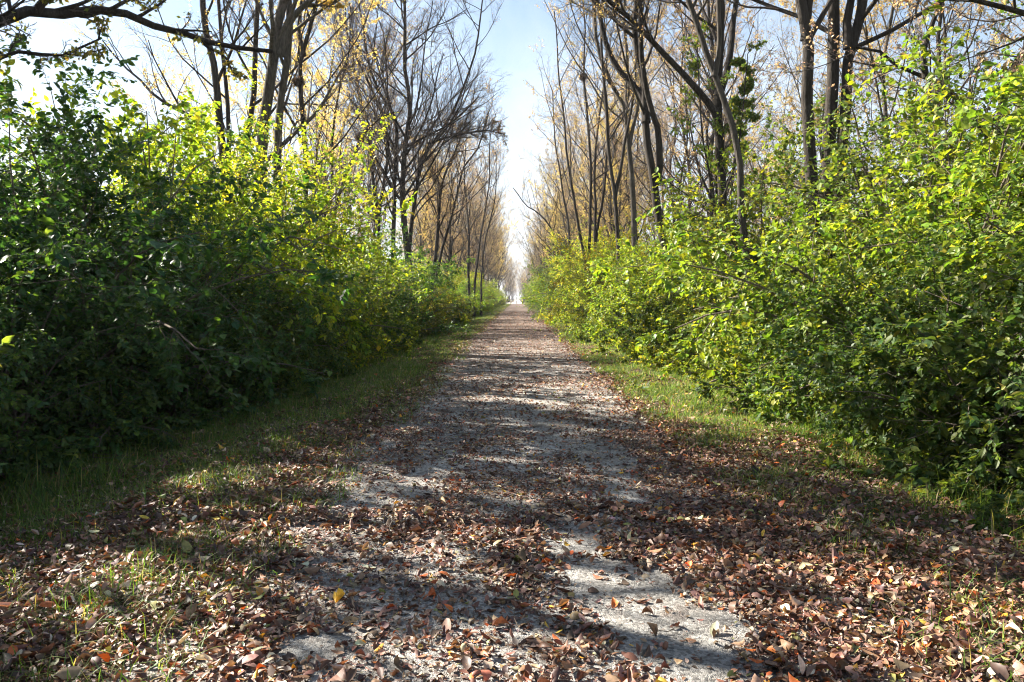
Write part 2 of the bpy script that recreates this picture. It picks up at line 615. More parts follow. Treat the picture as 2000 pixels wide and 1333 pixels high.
def build_litter():
    g = Geo()
    bands = [(1.6, 5.5, 3100, 1.0), (5.5, 9.5, 2200, 1.0), (9.5, 16, 900, 1.1), (16, 28, 250, 1.15), (28, 50, 90, 1.4), (50, 95, 28, 1.9)]
    tpos = np.array([0, 0.22, 0.5, 0.78, 1.0])
    wpro = np.array([0.06, 0.80, 1.0, 0.66, 0.0])
    for (y0, y1, rho, sc) in bands:
        hw_l, hw_r = 4.8, 4.3
        n = int((hw_l + hw_r) * (y1 - y0) * rho)
        x = RNG.uniform(-hw_l, hw_r, n)
        y = RNG.uniform(y0, y1, n)
        # inside the camera's wedge only (plus a margin)
        keep = np.abs(x) < 0.68 * y + 1.8
        ax = np.abs(x + 0.1)
        dens = 1 - 0.66 * sstep(1.7, 2.6, ax) - 0.14 * sstep(3.6, 4.6, ax)
        dens = dens * (1 - 0.35 * sstep(7, 15, y) * sstep(1.7, 2.2, ax))
        dens = np.where(y < 7, np.maximum(dens, 0.72 - 0.42 * sstep(1.9, 3.6, ax)), dens)
        patch = vnoise(x, y, 0.55, 31) * 0.6 + vnoise(x, y, 0.2, 32) * 0.4
        path = (ax < 1.75)
        thin = np.where(path, 0.27 + 0.62 * sstep(0.32, 0.66, patch), 0.55 + 0.6 * patch)
        rightdeep = sstep(0.5, 1.3, x) * sstep(14, 8, y)
        thin = np.maximum(thin, rightdeep)
        far = sstep(9, 22, y)
        thin = thin * (1 - far) + far * np.maximum(thin, 0.7)
        bm = bare_mask(x, y) * path
        brk = 0.45 + 0.9 * vnoise(x, y, 0.13, 36) * vnoise(x, y, 0.5, 37) * 2
        dens = dens * thin * (1 - np.clip(bm * (1.25 - 0.75 * np.clip(brk - 0.45, 0, 1)), 0, 0.96))
        keep &= RNG.random(n) < dens
        x, y, dn = x[keep], y[keep], dens[keep]
        n = len(x)
        L = RNG.gamma(5.0, 0.0090, n).clip(0.016, 0.105) * sc
        onpath = (np.abs(x) < 1.5) & (y > 6)
        L = np.where(onpath, L * 0.74, L)
        W = L * RNG.uniform(0.14, 0.33, n)
        az = RNG.uniform(0, 2 * math.pi, n)
        k = RNG.normal(0.9, 1.4, n)                 # lengthwise bend (rad over the leaf)
        c = RNG.normal(0.4, 0.65, n)               # cross curl
        # profile along the leaf, bent to an arc
        th = (tpos[None, :] - 0.5) * k[:, None]
        kk = np.where(np.abs(k) < 1e-2, 1e-2, k)[:, None]
        s = np.sin(th) / kk
        h = (1 - np.cos(th)) / kk
        skew = RNG.normal(0, 0.06, n)
        P = np.zeros((n, 5, 3, 3))
        for jj, sd in enumerate((-1, 0, 1)):
            P[:, :, jj, 0] = sd * wpro[None, :] * W[:, None] * (1 - 0.25 * np.abs(c)[:, None]) + (skew * L)[:, None] * np.sin(tpos * math.pi)[None, :]
            P[:, :, jj, 1] = s * L[:, None]
            P[:, :, jj, 2] = h * L[:, None] + abs(sd) * (c * W)[:, None] * wpro[None, :] ** 2 + RNG.normal(0, 0.05, (n, 5)) * W[:, None] * abs(sd)
        P = P.reshape(n, 15, 3)
        # tilt: random rotation about two horizontal axes
        tx = RNG.normal(0, 0.34, n)
        ty = RNG.normal(0, 0.34, n)
        flip = RNG.random(n) < 0.35
        P[flip, :, 2] *= -1
        cx, sx = np.cos(tx)[:, None], np.sin(tx)[:, None]
        cyy, syy = np.cos(ty)[:, None], np.sin(ty)[:, None]
        X, Y, Z = P[..., 0], P[..., 1], P[..., 2]
        Y, Z = Y * cx - Z * sx, Y * sx + Z * cx
        X, Z = X * cyy + Z * syy, -X * syy + Z * cyy
        ca, sa = np.cos(az)[:, None], np.sin(az)[:, None]
        X, Y = X * ca - Y * sa, X * sa + Y * ca
        base = np.where(np.abs(x) < 1.9, 0.012, ground_z(x, y) + 0.006)
        pile = RNG.random(n) ** 2 * 0.05 * np.clip(dn, 0.2, 1.2) * np.where(onpath, 0.5, 1.0) + RNG.random(n) * 0.055 * sstep(1.9, 3.0, np.abs(x))
        zmin = Z.min(1)
        Z = Z - (zmin * 0.85)[:, None] + (base + pile)[:, None]
        V = np.stack([X + x[:, None], Y + y[:, None], Z], -1)
        a = np.arange(4)[:, None] * 3 + np.arange(2)[None, :]
        q = np.stack([a, a + 1, a + 4, a + 3], -1).reshape(-1, 4)
        faces = (q[None] + (np.arange(n) * 15)[:, None, None]).reshape(-1, 4)
        col = np.clip(mixcol(LITTER_PAL, LITTER_W, n, RNG, 0.27) * np.array([1.12, 1.07, 0.92]), 0, 0.75)
        g.add(V.reshape(-1, 3), faces, 0, np.repeat(col, 15, axis=0))
    # crumbs of broken leaf between the whole ones
    for (y0, y1, rho) in ((1.8, 6, 2600), (6, 12, 1200)):
        n = int(6.0 * (y1 - y0) * rho)
        x, y = RNG.uniform(-3.2, 2.8, n), RNG.uniform(y0, y1, n)
        k = (np.abs(x) < 0.68 * y + 0.5) & (RNG.random(n) < 0.25 + 0.75 * sstep(0.4, 0.65, vnoise(x, y, 0.3, 71)))
        k &= RNG.random(n) > 0.78 * bare_mask(x, y) * (np.abs(x) < 1.7)
        k &= (np.abs(x) > 1.6) | (RNG.random(n) < 0.6)
        x, y = x[k], y[k]
        n = len(x)
        z = np.where(np.abs(x) < 1.9, 0.018, ground_z(x, y) + 0.02) + RNG.random(n) * 0.006
        put_leaves(g, np.stack([x, y, z], -1), np.concatenate([RNG.normal(0, 1, (n, 2)), RNG.normal(0, 0.25, (n, 1))], 1), np.array([0, 0, 1.0]) + RNG.normal(0, 0.3, (n, 3)),
                   RNG.gamma(3, 0.006, n).clip(0.006, 0.035), np.clip(mixcol(LITTER_PAL, LITTER_W, n, RNG, 0.25), 0, .7), 0, 4, RNG.uniform(0.8, 1.8, n))
    # fallen twigs
    n = 130
    x, y = RNG.uniform(-3.4, 3.2, n), RNG.uniform(2.6, 13, n)
    a = RNG.uniform(0, 6.28, n)
    L = RNG.gamma(4, 0.05, n)
    D = np.stack([np.cos(a), np.sin(a), np.full(n, 0.03)], -1)
    P = grow(np.stack([x, y, ground_z(x, y) + 0.035], -1), D, L, 5, 0.16, 0, RNG)
    P[:, :, 2] = np.maximum(ground_z(P[..., 0], P[..., 1]) + 0.02, np.minimum(P[:, :, 2], ground_z(P[..., 0], P[..., 1]) + 0.05))
    v, q = tubes(P, np.linspace(1, 0.5, 5)[None, :] * RNG.uniform(0.0015, 0.0045, n)[:, None], 5)
    g.add(v, q, 1)
    o = g.build('fallen_leaves', [M_LITTER, M_STEM])
    tag(o, 'brown and tan dry leaves scattered thickly over the gravel trail and verges', 'fallen leaves', kind='stuff')


# ------------------------------------------------------------------ grass
def blades(g, x, y, h, w, lean, col, z0=None):
    n = len(x)
    az = RNG.uniform(0, 2 * math.pi, n)
    z = ground_z(x, y) if z0 is None else z0
    t = np.array([0, 0.35, 0.7, 1.0])
    bend = lean[:, None] * (t ** 1.8)[None, :] * h[:, None]
    dx, dy = np.cos(az), np.sin(az)
    hz = h[:, None] * (t[None, :] - 0.35 * np.minimum(lean, 1.4)[:, None] * (t ** 2.5)[None, :])
    cx = x[:, None] + dx[:, None] * bend
    cy = y[:, None] + dy[:, None] * bend
    cz = z[:, None] - 0.01 + hz
    fa = az + RNG.uniform(1.0, 2.1, n)
    px, py = np.cos(fa), np.sin(fa)
    ww = w[:, None] * np.array([0.8, 1.0, 0.7, 0.05])[None, :]
    V = np.empty((n, 4, 2, 3))
    for k, sd in enumerate((-0.5, 0.5)):
        V[:, :, k, 0] = cx + sd * ww * px[:, None]
        V[:, :, k, 1] = cy + sd * ww * py[:, None]
        V[:, :, k, 2] = cz
    a = np.arange(3) * 2
    q = np.stack([a, a + 1, a + 3, a + 2], -1)
    f = (q[None] + (np.arange(n) * 8)[:, None, None]).reshape(-1, 4)
    g.add(V.reshape(-1, 3), f, 0, np.repeat(col, 8, axis=0))


GRASS_PAL = [(0.090, 0.155, 0.024), (0.065, 0.13, 0.022), (0.15, 0.20, 0.035), (0.32, 0.26, 0.13), (0.045, 0.085, 0.03)]
GRASS_W = [26, 28, 18, 13, 16]


def build_grass():
    g = Geo()
    bands = [(1.6, 6.0, 1300, 1.0), (6.0, 11, 1700, 1.0), (11, 20, 1300, 1.1), (20, 40, 650, 1.45), (40, 90, 190, 2.2), (90, 240, 36, 3.4)]
    for (y0, y1, rho, sc) in bands:
        for side in (-1, 1):
            inner, outer = (1.45, 5.1) if side < 0 else (1.65, 4.0)
            n = int((outer - inner) * (y1 - y0) * rho * 1.6)
            ax = RNG.uniform(inner, outer, n)
            x = side * ax
            y = RNG.uniform(y0, y1, n)
            keep = np.abs(x) < 0.68 * y + 1.8
            pn = vnoise(x, y, 0.7, 41 + side) * 0.55 + vnoise(x, y, 0.22, 43) * 0.45
            edge = inner + 0.62 + 0.7 * (vnoise(x, y, 1.8, 45) - 0.5)
            if side < 0:
                edge = edge + 0.1 * sstep(9, 5, y)
            dens = sstep(edge - 0.55, edge + 0.5, ax) * (0.3 + 1.0 * sstep(0.36, 0.62, pn))
            if side < 0:
                dens *= 1 - 0.75 * sstep(4.5, 5.1, ax)
            dens *= 1 - 0.6 * sstep(0.55, 0.4, vnoise(x, y, 0.9, 49)) * sstep(10, 8, y)
            dens = dens + 0.04
            if side > 0:
                dens *= 0.3 + 0.7 * sstep(4.5, 7, y)
            dens *= 1 - 0.45 * sstep(6.5, 4.0, y)
            keep &= RNG.random(n) < dens
            x, y, ax = x[keep], y[keep], ax[keep]
            n = len(x)
            tall = vnoise(x, y, 0.45, 47)
            h = RNG.gamma(6, 0.0145, n) * (0.35 + 1.2 * tall ** 1.5) * (0.75 + 0.9 * sstep(2.6, 4.0, ax)) * (1 + 0.15 * (sc - 1))
            h *= 1.15 if side > 0 else 1 - 0.3 * sstep(9, 6, y)
            h = h.clip(0.03, 0.42)
            w = RNG.uniform(0.0035, 0.0075, n) * sc
            lean = np.abs(RNG.normal(0.7, 0.5, n))
            blades(g, x, y, h, w, lean, mixcol(GRASS_PAL, GRASS_W, n, RNG, 0.2))
    # tufts of long blades seen along the bush line
    tufts = [(60, 960, 0.45, 70), (120, 985, 0.38, 60), (30, 1000, .4, 60), (270, 880, 0.38, 26), (380, 800, 0.40, 60), (1500, 800, 0.42, 160), (1560, 830, 0.42, 130), (1640, 880, 0.40, 120),
             (1700, 915, 0.40, 90), (1460, 775, 0.4, 120), (560, 905, 0.25, 36), (240, 870, 0.45, 18), (1415, 760, .35, 90), (1880, 960, .35, 40), (340, 1060, .22, 24),
             (330, 1010, .16, 22), (690, 790, .22, 60), (1380, 740, .35, 80), (90, 1040, .3, 40), (200, 940, .34, 50), (1780, 960, .34, 50), (1900, 1010, .34, 60), (1950, 1090, .28, 40), (1720, 1180, .16, 24), (300, 1130, .14, 20),
              (30, 940, .34, 70), (140, 950, .3, 60), (230, 985, .22, 40), (400, 960, .2, 40), (480, 930, .18, 30), (150, 1080, .18, 40), (60, 1150, .16, 36), (30, 1230, .15, 30), (420, 1010, .15, 30), (250, 1200, .12, 20), (620, 850, .2, 40), (520, 985, .14, 24)]
    for px, py, hh, cnt in tufts:
        d = F * (CAM_H + 0.25) / (py - 583.0)
        p = PX(px, py, d)
        x = p[0] + RNG.normal(0, 0.17, cnt)
        y = p[1] + RNG.normal(0, 0.22, cnt)
        h = hh * RNG.uniform(0.45, 1.15, cnt)
        blades(g, x, y, h, RNG.uniform(0.004, 0.008, cnt), np.abs(RNG.normal(0.5, 0.3, cnt)), mixcol(GRASS_PAL, GRASS_W, cnt, RNG, 0.18))
    # the short sward leaning through the leaves
    for (y0, y1, rho, sc) in ((1.8, 9, 1500, 1.0), (9, 22, 900, 1.2)):
        for side in (-1, 1):
            n = int(3.6 * (y1 - y0) * rho)
            ax = RNG.uniform(1.35 if side < 0 else 1.7, 5.0 if side < 0 else 4.1, n)
            x, y = side * ax, RNG.uniform(y0, y1, n)
            k = (np.abs(x) < 0.68 * y + 1.8) & (RNG.random(n) < sstep(0.38, 0.6, vnoise(x, y, 0.5, 61) * 0.5 + vnoise(x, y, 1.5, 62) * 0.5) * (0.35 + 0.65 * sstep(1.5, 2.6, ax)) * (1 if side < 0 else 0.2 + 0.8 * sstep(5.5, 8, y)))
            x, y = x[k], y[k]
            n = len(x)
            blades(g, x, y, RNG.uniform(0.07, 0.19, n), RNG.uniform(0.003, 0.006, n) * sc, np.abs(RNG.normal(0.9, 0.5, n)), mixcol(GRASS_PAL, GRASS_W, n, RNG, 0.25))
    o = g.build('grass', [M_GRASS])
    tag(o, 'green grass growing along both verges of the leaf strewn trail', 'grass', kind='stuff')


# ------------------------------------------------------------------ shrubs
GREEN_PAL = [(0.052, 0.096, 0.028), (0.068, 0.114, 0.030), (0.088, 0.130, 0.030), (0.125, 0.165, 0.03), (0.17, 0.18, 0.035), (0.035, 0.075, 0.026)]
GREEN_W = [30, 28, 18, 9, 3, 14]


def make_shrub(seed, height, nstem, spread, ntw, leaf, skirt=0.3, wts=None, wid=(1.3, 1.85)):
    rng = np.random.default_rng(seed)
    ns = nstem
    tilt = np.radians(rng.uniform(4, spread, ns))
    sk = rng.random(ns) < skirt
    tilt[sk] = np.radians(rng.uniform(50, 82, sk.sum()))
    az = rng.uniform(0, 2 * math.pi, ns)
    D = np.stack([np.sin(tilt) * np.cos(az), np.sin(tilt) * np.sin(az), np.cos(tilt)], -1)
    P0 = np.stack([np.cos(az) * rng.uniform(0.02, 0.35, ns), np.sin(az) * rng.uniform(0.02, 0.35, ns), np.full(ns, -0.06)], -1)
    Ls = height * rng.uniform(0.80, 1.06, ns)
    Ls[sk] *= 0.75
    st = grow(P0, D, Ls, 9, 0.10, -0.013, rng, 16)
    r0 = 0.009 + 0.0055 * height
    SR = (r0 * rng.uniform(0.6, 1.2, ns))[:, None] * np.linspace(1, 0.22, 9)[None, :]
    br, BR = spawn(st, SR, 11, 0.2, 1.0, 25, 85, 7, (0.24, 0.46), 0.6, 0.16, -0.02, rng, 0.003)
    tw, TR = spawn(br, BR, ntw, 0.12, 1.0, 20, 70, 5, (0.30, 0.62), 0.55, 0.16, -0.05, rng, 0.0015)
    gs = Geo()
    for P, R, k in ((st, SR, 5), (br, BR, 4)):
        P = P.copy()
        P[..., 2] = np.maximum(P[..., 2], -0.06 if k == 5 else 0.03)
        v, q = tubes(P, R, k)
        gs.add(v, q, 0)
    v, q = tubes(tw, TR, 3)
    gs.add(v, q, 0)
    # leaves in opposite pairs on twigs and on the outer halves of the branches
    gl = Geo()
    for P, npair, a0 in ((tw, 6, 0.10), (br, 5, 0.35)):
        M, n, _ = P.shape
        t = np.linspace(a0, 1.0, npair)
        tt = np.tile(t, M) * (n - 1) + rng.normal(0, 0.08, M * npair)
        tt = tt.clip(0, n - 1.001)
        idx = np.repeat(np.arange(M), npair)
        i = tt.astype(int)
        u = (tt - i)[:, None]
        pos = P[idx, i] * (1 - u) + P[idx, i + 1] * u
        T = nrm(P[idx, i + 1] - P[idx, i])
        side = nrm(np.cross(T, np.array([0, 0, 1.0])) + rng.normal(0, 0.35, (len(T), 3)))
        for sd in (-1, 1):
            keep = rng.random(len(pos)) < 0.90
            al = T * 0.55 + side * sd * 0.95 + np.array([0, 0, -0.28]) + rng.normal(0, 0.28, T.shape)
            up = np.array([0, 0, 1.0]) + rng.normal(0, 0.42, T.shape)
            sz = leaf * rng.gamma(16, 1 / 16, len(pos))
            keep &= (pos[:, 2] > 0.02)
            col = mixcol(GREEN_PAL, wts or GREEN_W, len(pos), rng, 0.2)
            # whole twigs that have turned
            turn = rng.random(M)[idx] < 0.10
            col[turn] = col[turn] * 0.6 + np.array([0.15, 0.165, 0.03]) * 0.4
            put_leaves(gl, pos[keep], al[keep], up[keep], sz[keep], col[keep], 0, 7, rng.uniform(wid[0], wid[1], keep.sum()))
    root = empty('shrub', (0, 0, 0))
    gs.build('stems', [M_STEM], root)
    gl.build('foliage', [M_GREEN], root, smooth=False)
    return root


SHRUB_COUNT = 0


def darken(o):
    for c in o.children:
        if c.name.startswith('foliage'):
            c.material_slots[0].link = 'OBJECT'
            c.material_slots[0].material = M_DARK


def place_shrub(proto, x, y, sc, tint, label, group, used=set(), squash=1.0, cat='shrub', name='shrub'):
    z = float(ground_z(x, y))
    rz = random.uniform(0, 6.28)
    s = (sc, sc, sc * squash)
    if proto.name not in used:
        used.add(proto.name)
        o = proto
        o.location = (x, y, z)
        o.rotation_euler = (0, 0, rz)
        o.scale = s
        for c in o.children:
            c.color = (*tint, 1)
    else:
        o = dup(proto, (x, y, z), rz, s, tint)
    tag(o, label, cat, group)
    return o


# ------------------------------------------------------------------ trees
BROWN_CROWN = ([(0.28, 0.21, 0.13), (0.36, 0.27, 0.13), (0.22, 0.17, 0.12), (0.32, 0.26, 0.10)], [4, 3, 3, 2])
PINK_CROWN = ([(0.27, 0.20, 0.15), (0.22, 0.17, 0.15), (0.32, 0.24, 0.15)], [4, 3, 3])
YELLOW_CROWN = ([(0.52, 0.42, 0.12), (0.46, 0.40, 0.14), (0.50, 0.34, 0.11), (0.34, 0.33, 0.10)], [4, 3, 2, 2])
OLIVE_CROWN = ([(0.20, 0.19, 0.04), (0.28, 0.24, 0.05), (0.14, 0.16, 0.035)], [3, 3, 2])
ORANGE_CROWN = ([(0.36, 0.27, 0.11), (0.38, 0.31, 0.13), (0.27, 0.20, 0.10)], [3, 3, 2])
GREEN_CROWN = ([(0.08, 0.14, 0.025), (0.12, 0.17, 0.03), (0.20, 0.20, 0.035)], [3, 3, 1])


def make_tree(name, seed, stems, counts, crown, nleaf, leaf=0.055, origin=None, bark=None, xlim=None, t0=0.33, up=0.065,
              lens=((0.26, 0.46), (0.28, 0.5), (0.32, 0.55), (0.35, 0.6)), clear=0.0, sides=9, leafzone=None, a_limb=(26, 64), clump=(0.15, 0.45, 0.75, 1.6)):
    """stems: list of (points, r_base, r_tip). Trunk mesh = stems + limbs; crown = branches, twigs, leaves."""
    rng = np.random.default_rng(seed)
    n0 = 20
    P = np.stack([resample(s[0], n0) for s in stems])
    wob = rng.normal(0, 1, (len(stems), n0, 3))
    for _ in range(2):
        wob[:, 1:-1] = (wob[:, :-2] + wob[:, 1:-1] * 2 + wob[:, 2:]) / 4
    seglen = np.linalg.norm(P[:, -1] - P[:, 0], axis=1)
    wob[:, 0] = 0
    P = P + wob * 0.006 * seglen[:, None, None]
    t = np.linspace(0, 1, n0)
    R = np.stack([s[1] * (1 - t) + s[2] * t + s[1] * 0.45 * np.exp(-t * 22) * (1 if (len(s) < 4) else 0) for s in stems])
    o3 = np.asarray(origin if origin is not None else P[0, 0], float)
    gt = Geo()
    v, q = tubes(P, R, sides)
    gt.add(v, q, 0)
    c1, c2, c3, c4 = counts
    limb, LR = spawn(P, R, c1, t0, 1.0, a_limb[0], a_limb[1], 9, lens[0], 0.55, 0.10, up, rng, 0.012, 0.3)
    if clear:
        k = limb[:, :, 2].min(1) > clear
        limb, LR = limb[k], LR[k]
    if xlim is not None:
        k = (limb[:, :, 0].max(1) < xlim[1]) & (limb[:, :, 0].min(1) > xlim[0])
        limb, LR = limb[k], LR[k]
    v, q = tubes(limb, LR, 5)
    gt.add(v, q, 0)
    gc = Geo()
    allp = np.concatenate([limb])
    b2, R2 = spawn(limb, LR, c2, 0.18, 1.0, 22, 58, 7, lens[1], 0.6, 0.13, up * 0.8, rng, 0.0052, 0.35)
    if xlim is not None:
        k = (b2[:, :, 0].max(1) < xlim[1]) & (b2[:, :, 0].min(1) > xlim[0])
        b2, R2 = b2[k], R2[k]
    v, q = tubes(b2, R2, 4)
    gc.add(v, q, 0)
    b3, R3 = spawn(b2, R2, c3, 0.15, 1.0, 20, 55, 6, lens[2], 0.6, 0.15, up * 0.6, rng, 0.0034, 0.45)
    v, q = tubes(b3, R3, 3)
    gc.add(v, q, 0)
    if c4:
        b4, R4 = spawn(b3, R3, c4, 0.2, 1.0, 20, 55, 4, lens[3], 0.7, 0.15, 0.04, rng, 0.0025, 0.6)
        v, q = tubes(b4, R4, 3)
        gc.add(v, q, 0)
    else:
        b4 = b3
    # leaves, in clumps: some boughs still hold theirs
    M, n, _ = b4.shape
    if nleaf:
        w = clump[0] + sstep(clump[1], clump[2], vnoise(b4[:, 0, 0] * 1.0 + b4[:, 0, 1] * 0.6, b4[:, 0, 2] + b4[:, 0, 1] * 0.5, clump[3], seed))
        if leafzone is not None:
            w = w * leafzone(b4[:, 0])
        if w.sum() > 0:
            idx = rng.choice(M, nleaf, p=w / w.sum())
            tt = rng.uniform(0.1, n - 1.01, nleaf)
            i = tt.astype(int)
            u = (tt - i)[:, None]
            pos = b4[idx, i] * (1 - u) + b4[idx, i + 1] * u + rng.normal(0, 0.02, (nleaf, 3))
            al = rng.normal(0, 1, (nleaf, 3)) + np.array([0, 0, -0.6])
            upv = rng.normal(0, 1, (nleaf, 3)) + np.array([0, 0, 0.4])
            put_leaves(gc, pos, al, upv, leaf * rng.gamma(12, 1 / 12, nleaf), mixcol(crown[0], crown[1], nleaf, rng, 0.2), 1, 4, rng.uniform(0.9, 1.4, nleaf))
    root = empty(name, o3)
    gt.build('trunk', [bark or M_BARK], root, shift=o3)
    gc.build('crown', [M_TWIG, M_CROWN], root, smooth=False, shift=o3)
    return root


def traced(pix, d, base_ground=True, top=None, ydrift=0.0):
    """trunk line from the photo at distance d, run down to the ground and on up to height top"""
    pts = [PX(p[0], p[1], d + ydrift * i) for i, p in enumerate(pix)]
    if base_ground:
        b = pts[0].copy()
        dirx = (pts[0][0] - pts[1][0]) / max(0.3, (pts[1][2] - pts[0][2]))
        h = b[2]
        gx = b[0] + np.clip(dirx * h * 0.5, -0.5, 0.5)
        pts = [np.array([gx, d, float(ground_z(gx, d)) - 0.1]), np.array([(gx + b[0]) / 2, d, h * 0.5])] + pts if h > 1.2 else [np.array([gx, d, float(ground_z(gx, d)) - 0.1])] + pts[0 if h > 0.3 else 1:]
    if top is not None and pts[-1][2] < top:
        v = nrm((pts[-1] - pts[-2])[None])[0]
        while pts[-1][2] < top:
            v = nrm((v * 0.8 + np.array([random.uniform(-.12, .12), random.uniform(-.15, .15), 0.45]))[None])[0]
            pts.append(pts[-1] + v * 1.6)
    return np.array(pts)


def vase(seed, height, nst, spread, r):
    rng = np.random.default_rng(seed)
    out = []
    a0 = rng.uniform(0, 6.28)
    for k in range(nst):
        a = a0 + k * 6.28 / nst + rng.normal(0, 0.3)
        tl = rng.uniform(0.4, 1.0) * spread if nst > 1 else rng.uniform(0, 0.06)
        p = np.array([0.12 * math.cos(a), 0.12 * math.sin(a), -0.15]) * (1 if nst > 1 else 0.0) + np.array([0, 0, -0.15 if nst == 1 else 0])
        pts = [p]
        H = height * rng.uniform(0.85, 1.05)
        for i in range(1, 9):
            f = tl * (0.5 + 0.8 * math.sin(min(i / 8 * 2.2, 1.57)))
            p = p + np.array([math.cos(a) * f + rng.normal(0, 0.15), math.sin(a) * f + rng.normal(0, 0.15), 1]) * H / 8
            pts.append(p)
        rr = r * rng.uniform(0.75, 1.1)
        out.append((np.array(pts), rr, rr * 0.22))
    return out

# ================================================================== build
build_ground()
build_litter()
build_grass()

# ---- traced trees, right side
def tr(*a, **k):
    return traced(*a, **k)


def put_tree(label, group, *a, **k):
    o = make_tree(*a, **k)
    tag(o, label, 'tree', group)
    return o


TALL = 19.0
GL, GR = 'trees in the row left of the trail', 'trees in the row right of the trail'
std = ((0.24, 0.44), (0.30, 0.52), (0.34, 0.58), (0.4, 0.65))

# R1: dark crooked trunk that forks above the yellow bush
a = tr([(1310, 549), (1296, 450), (1281, 360), (1260, 252), (1265, 193), (1247, 112), (1238, 63), (1245, 0)], 24, top=16)
b = tr([(1262, 240), (1261, 200), (1240, 168), (1220, 148), (1184, 90), (1166, 0)], 24, base_ground=False, top=14, ydrift=0.15)
c = tr([(1281, 362), (1292, 315), (1285, 247), (1270, 205)], 24.1, base_ground=False, top=14, ydrift=-0.1)
put_tree('dark crooked tree forking high up, rising beside the bright yellow bush on the right', GR,
         'bare_tree', 101, [(a, 0.155, 0.04), (b, 0.10, 0.03), (c, 0.10, 0.03)], (13, 8, 6, 4), BROWN_CROWN, 11000, leaf=.045, xlim=(0.5, 30), t0=0.42, lens=std, origin=a[0])
# R2: nearest slim curved trunk
a = tr([(1463, 571), (1454, 486), (1438, 418), (1445, 369), (1434, 288), (1413, 211), (1393, 144), (1377, 90), (1355, 22), (1337, -20)], 17, top=13)
b = tr([(1395, 150), (1404, 100), (1405, 0)], 17, base_ground=False, top=13)
put_tree('slender grey tree with a wavy trunk, nearest the trail on the right', GR,
         'bare_tree', 102, [(a, 0.088, 0.03), (b, 0.05, 0.02)], (13, 8, 6, 4), BROWN_CROWN, 4500, leaf=.045, xlim=(1.2, 30), t0=0.5, lens=std, bark=M_BARK_PALE, origin=a[0])
# R2b: with the long diagonal limb
a = tr([(1407, 420), (1404, 340), (1402, 240), (1404, 112), (1405, 0)], 21, top=17)
b = tr([(1404, 262), (1395, 220), (1355, 171), (1292, 99), (1238, 40), (1188, 0)], 21, base_ground=False, top=9.5, ydrift=-0.25)
c = tr([(1403, 190), (1425, 110), (1436, 20)], 21, base_ground=False, top=16, ydrift=.3)
put_tree('dark tree sending one long straight limb diagonally up to the left over the trail', GR,
         'bare_tree', 103, [(a, 0.14, 0.04), (b, 0.095, 0.04), (c, 0.08, .03)], (13, 8, 6, 4), BROWN_CROWN, 8000, leaf=.045, xlim=(0.2, 30), t0=0.45, lens=std, origin=a[0])
# R3: three thick near-black trunks
a = tr([(1590, 330), (1576, 200), (1572, 90), (1556, 25), (1535, -30)], 15, top=16)
b = tr([(1608, 330), (1618, 190), (1621, 90), (1625, -20)], 15.3, top=17)
c = tr([(1632, 330), (1650, 190), (1655, 110), (1668, 55), (1690, -15)], 15.1, top=16)
d_ = tr([(1572, 80), (1580, 20), (1583, -30)], 15, base_ground=False, top=14)
e_ = tr([(1657, 95), (1655, 40), (1668, -20)], 15.1, base_ground=False, top=14)
put_tree('big tree with three thick black trunks side by side above the bushes on the right', GR,
         'bare_tree', 104, [(a, 0.135, 0.04), (b, 0.145, 0.04), (c, 0.125, 0.04), (d_, 0.06, .02), (e_, .07, .02)], (13, 8, 6, 4), PINK_CROWN, 3500, xlim=(1.5, 40), t0=0.35, lens=std, origin=b[0])
# R4: arching limb of a tree at the right edge
a = tr([(1990, 420), (1930, 270), (1859, 185), (1823, 158), (1783, 140), (1747, 126), (1724, 104), (1670, 86)], 13, ydrift=0.12)
b = tr([(1945, 310), (1960, 200), (1990, 120), (2040, 60)], 13.4, base_ground=False, top=12)
c = tr([(1808, 152), (1800, 110), (1815, 50), (1840, -20)], 13.2, base_ground=False, top=10)
put_tree('leaning tree whose dark bough arches left over the tall bush at the right edge', GR,
         'bare_tree', 105, [(a, 0.095, 0.02, 1), (b, 0.07, 0.02), (c, .04, .015)], (12, 6, 6, 4), PINK_CROWN, 3000, t0=0.3, lens=std, origin=a[0])
# R4b: tree out of frame on the right whose limb enters the top corner
a = np.array([[9.6, 10.0, -0.2], [9.5, 10.0, 2], [9.3, 10.0, 4.2], [9.3, 10.1, 7], [9.5, 10.3, 11]])
b = np.vstack([a[2], tr([(2150, 70), (2000, 25), (1960, 15), (1890, 0), (1800, -40)], 10.2, base_ground=False)])
put_tree('tree beyond the right edge with one dark limb entering the top right corner', GR,
         'bare_tree', 106, [(a, 0.17, 0.05), (b, 0.07, 0.02, 1)], (9, 6, 6, 3), PINK_CROWN, 2500, t0=0.35, lens=std, origin=a[0])
# R5: clump of slim trunks
a = tr([(1152, 560), (1150, 450), (1152, 340), (1148, 270), (1140, 180)], 45, top=18)
b = tr([(1148, 530), (1130, 450), (1116, 340), (1107, 290), (1098, 200)], 45.2, top=17)
c = tr([(1166, 470), (1164, 405), (1160, 360), (1168, 250)], 45.5, top=18)
d_ = tr([(1166, 440), (1178, 380), (1186, 300), (1184, 200)], 45.5, top=18)
put_tree('clump of slim dark trunks growing close together just beyond the yellow bush on the right', GR,
         'bare_tree', 107, [(a, 0.11, 0.03), (b, 0.10, 0.03), (c, 0.10, 0.03), (d_, 0.09, .03)], (13, 8, 6, 4), ORANGE_CROWN, 14000, leaf=.055, xlim=(0.9, 30), t0=0.38, lens=std, origin=a[0])
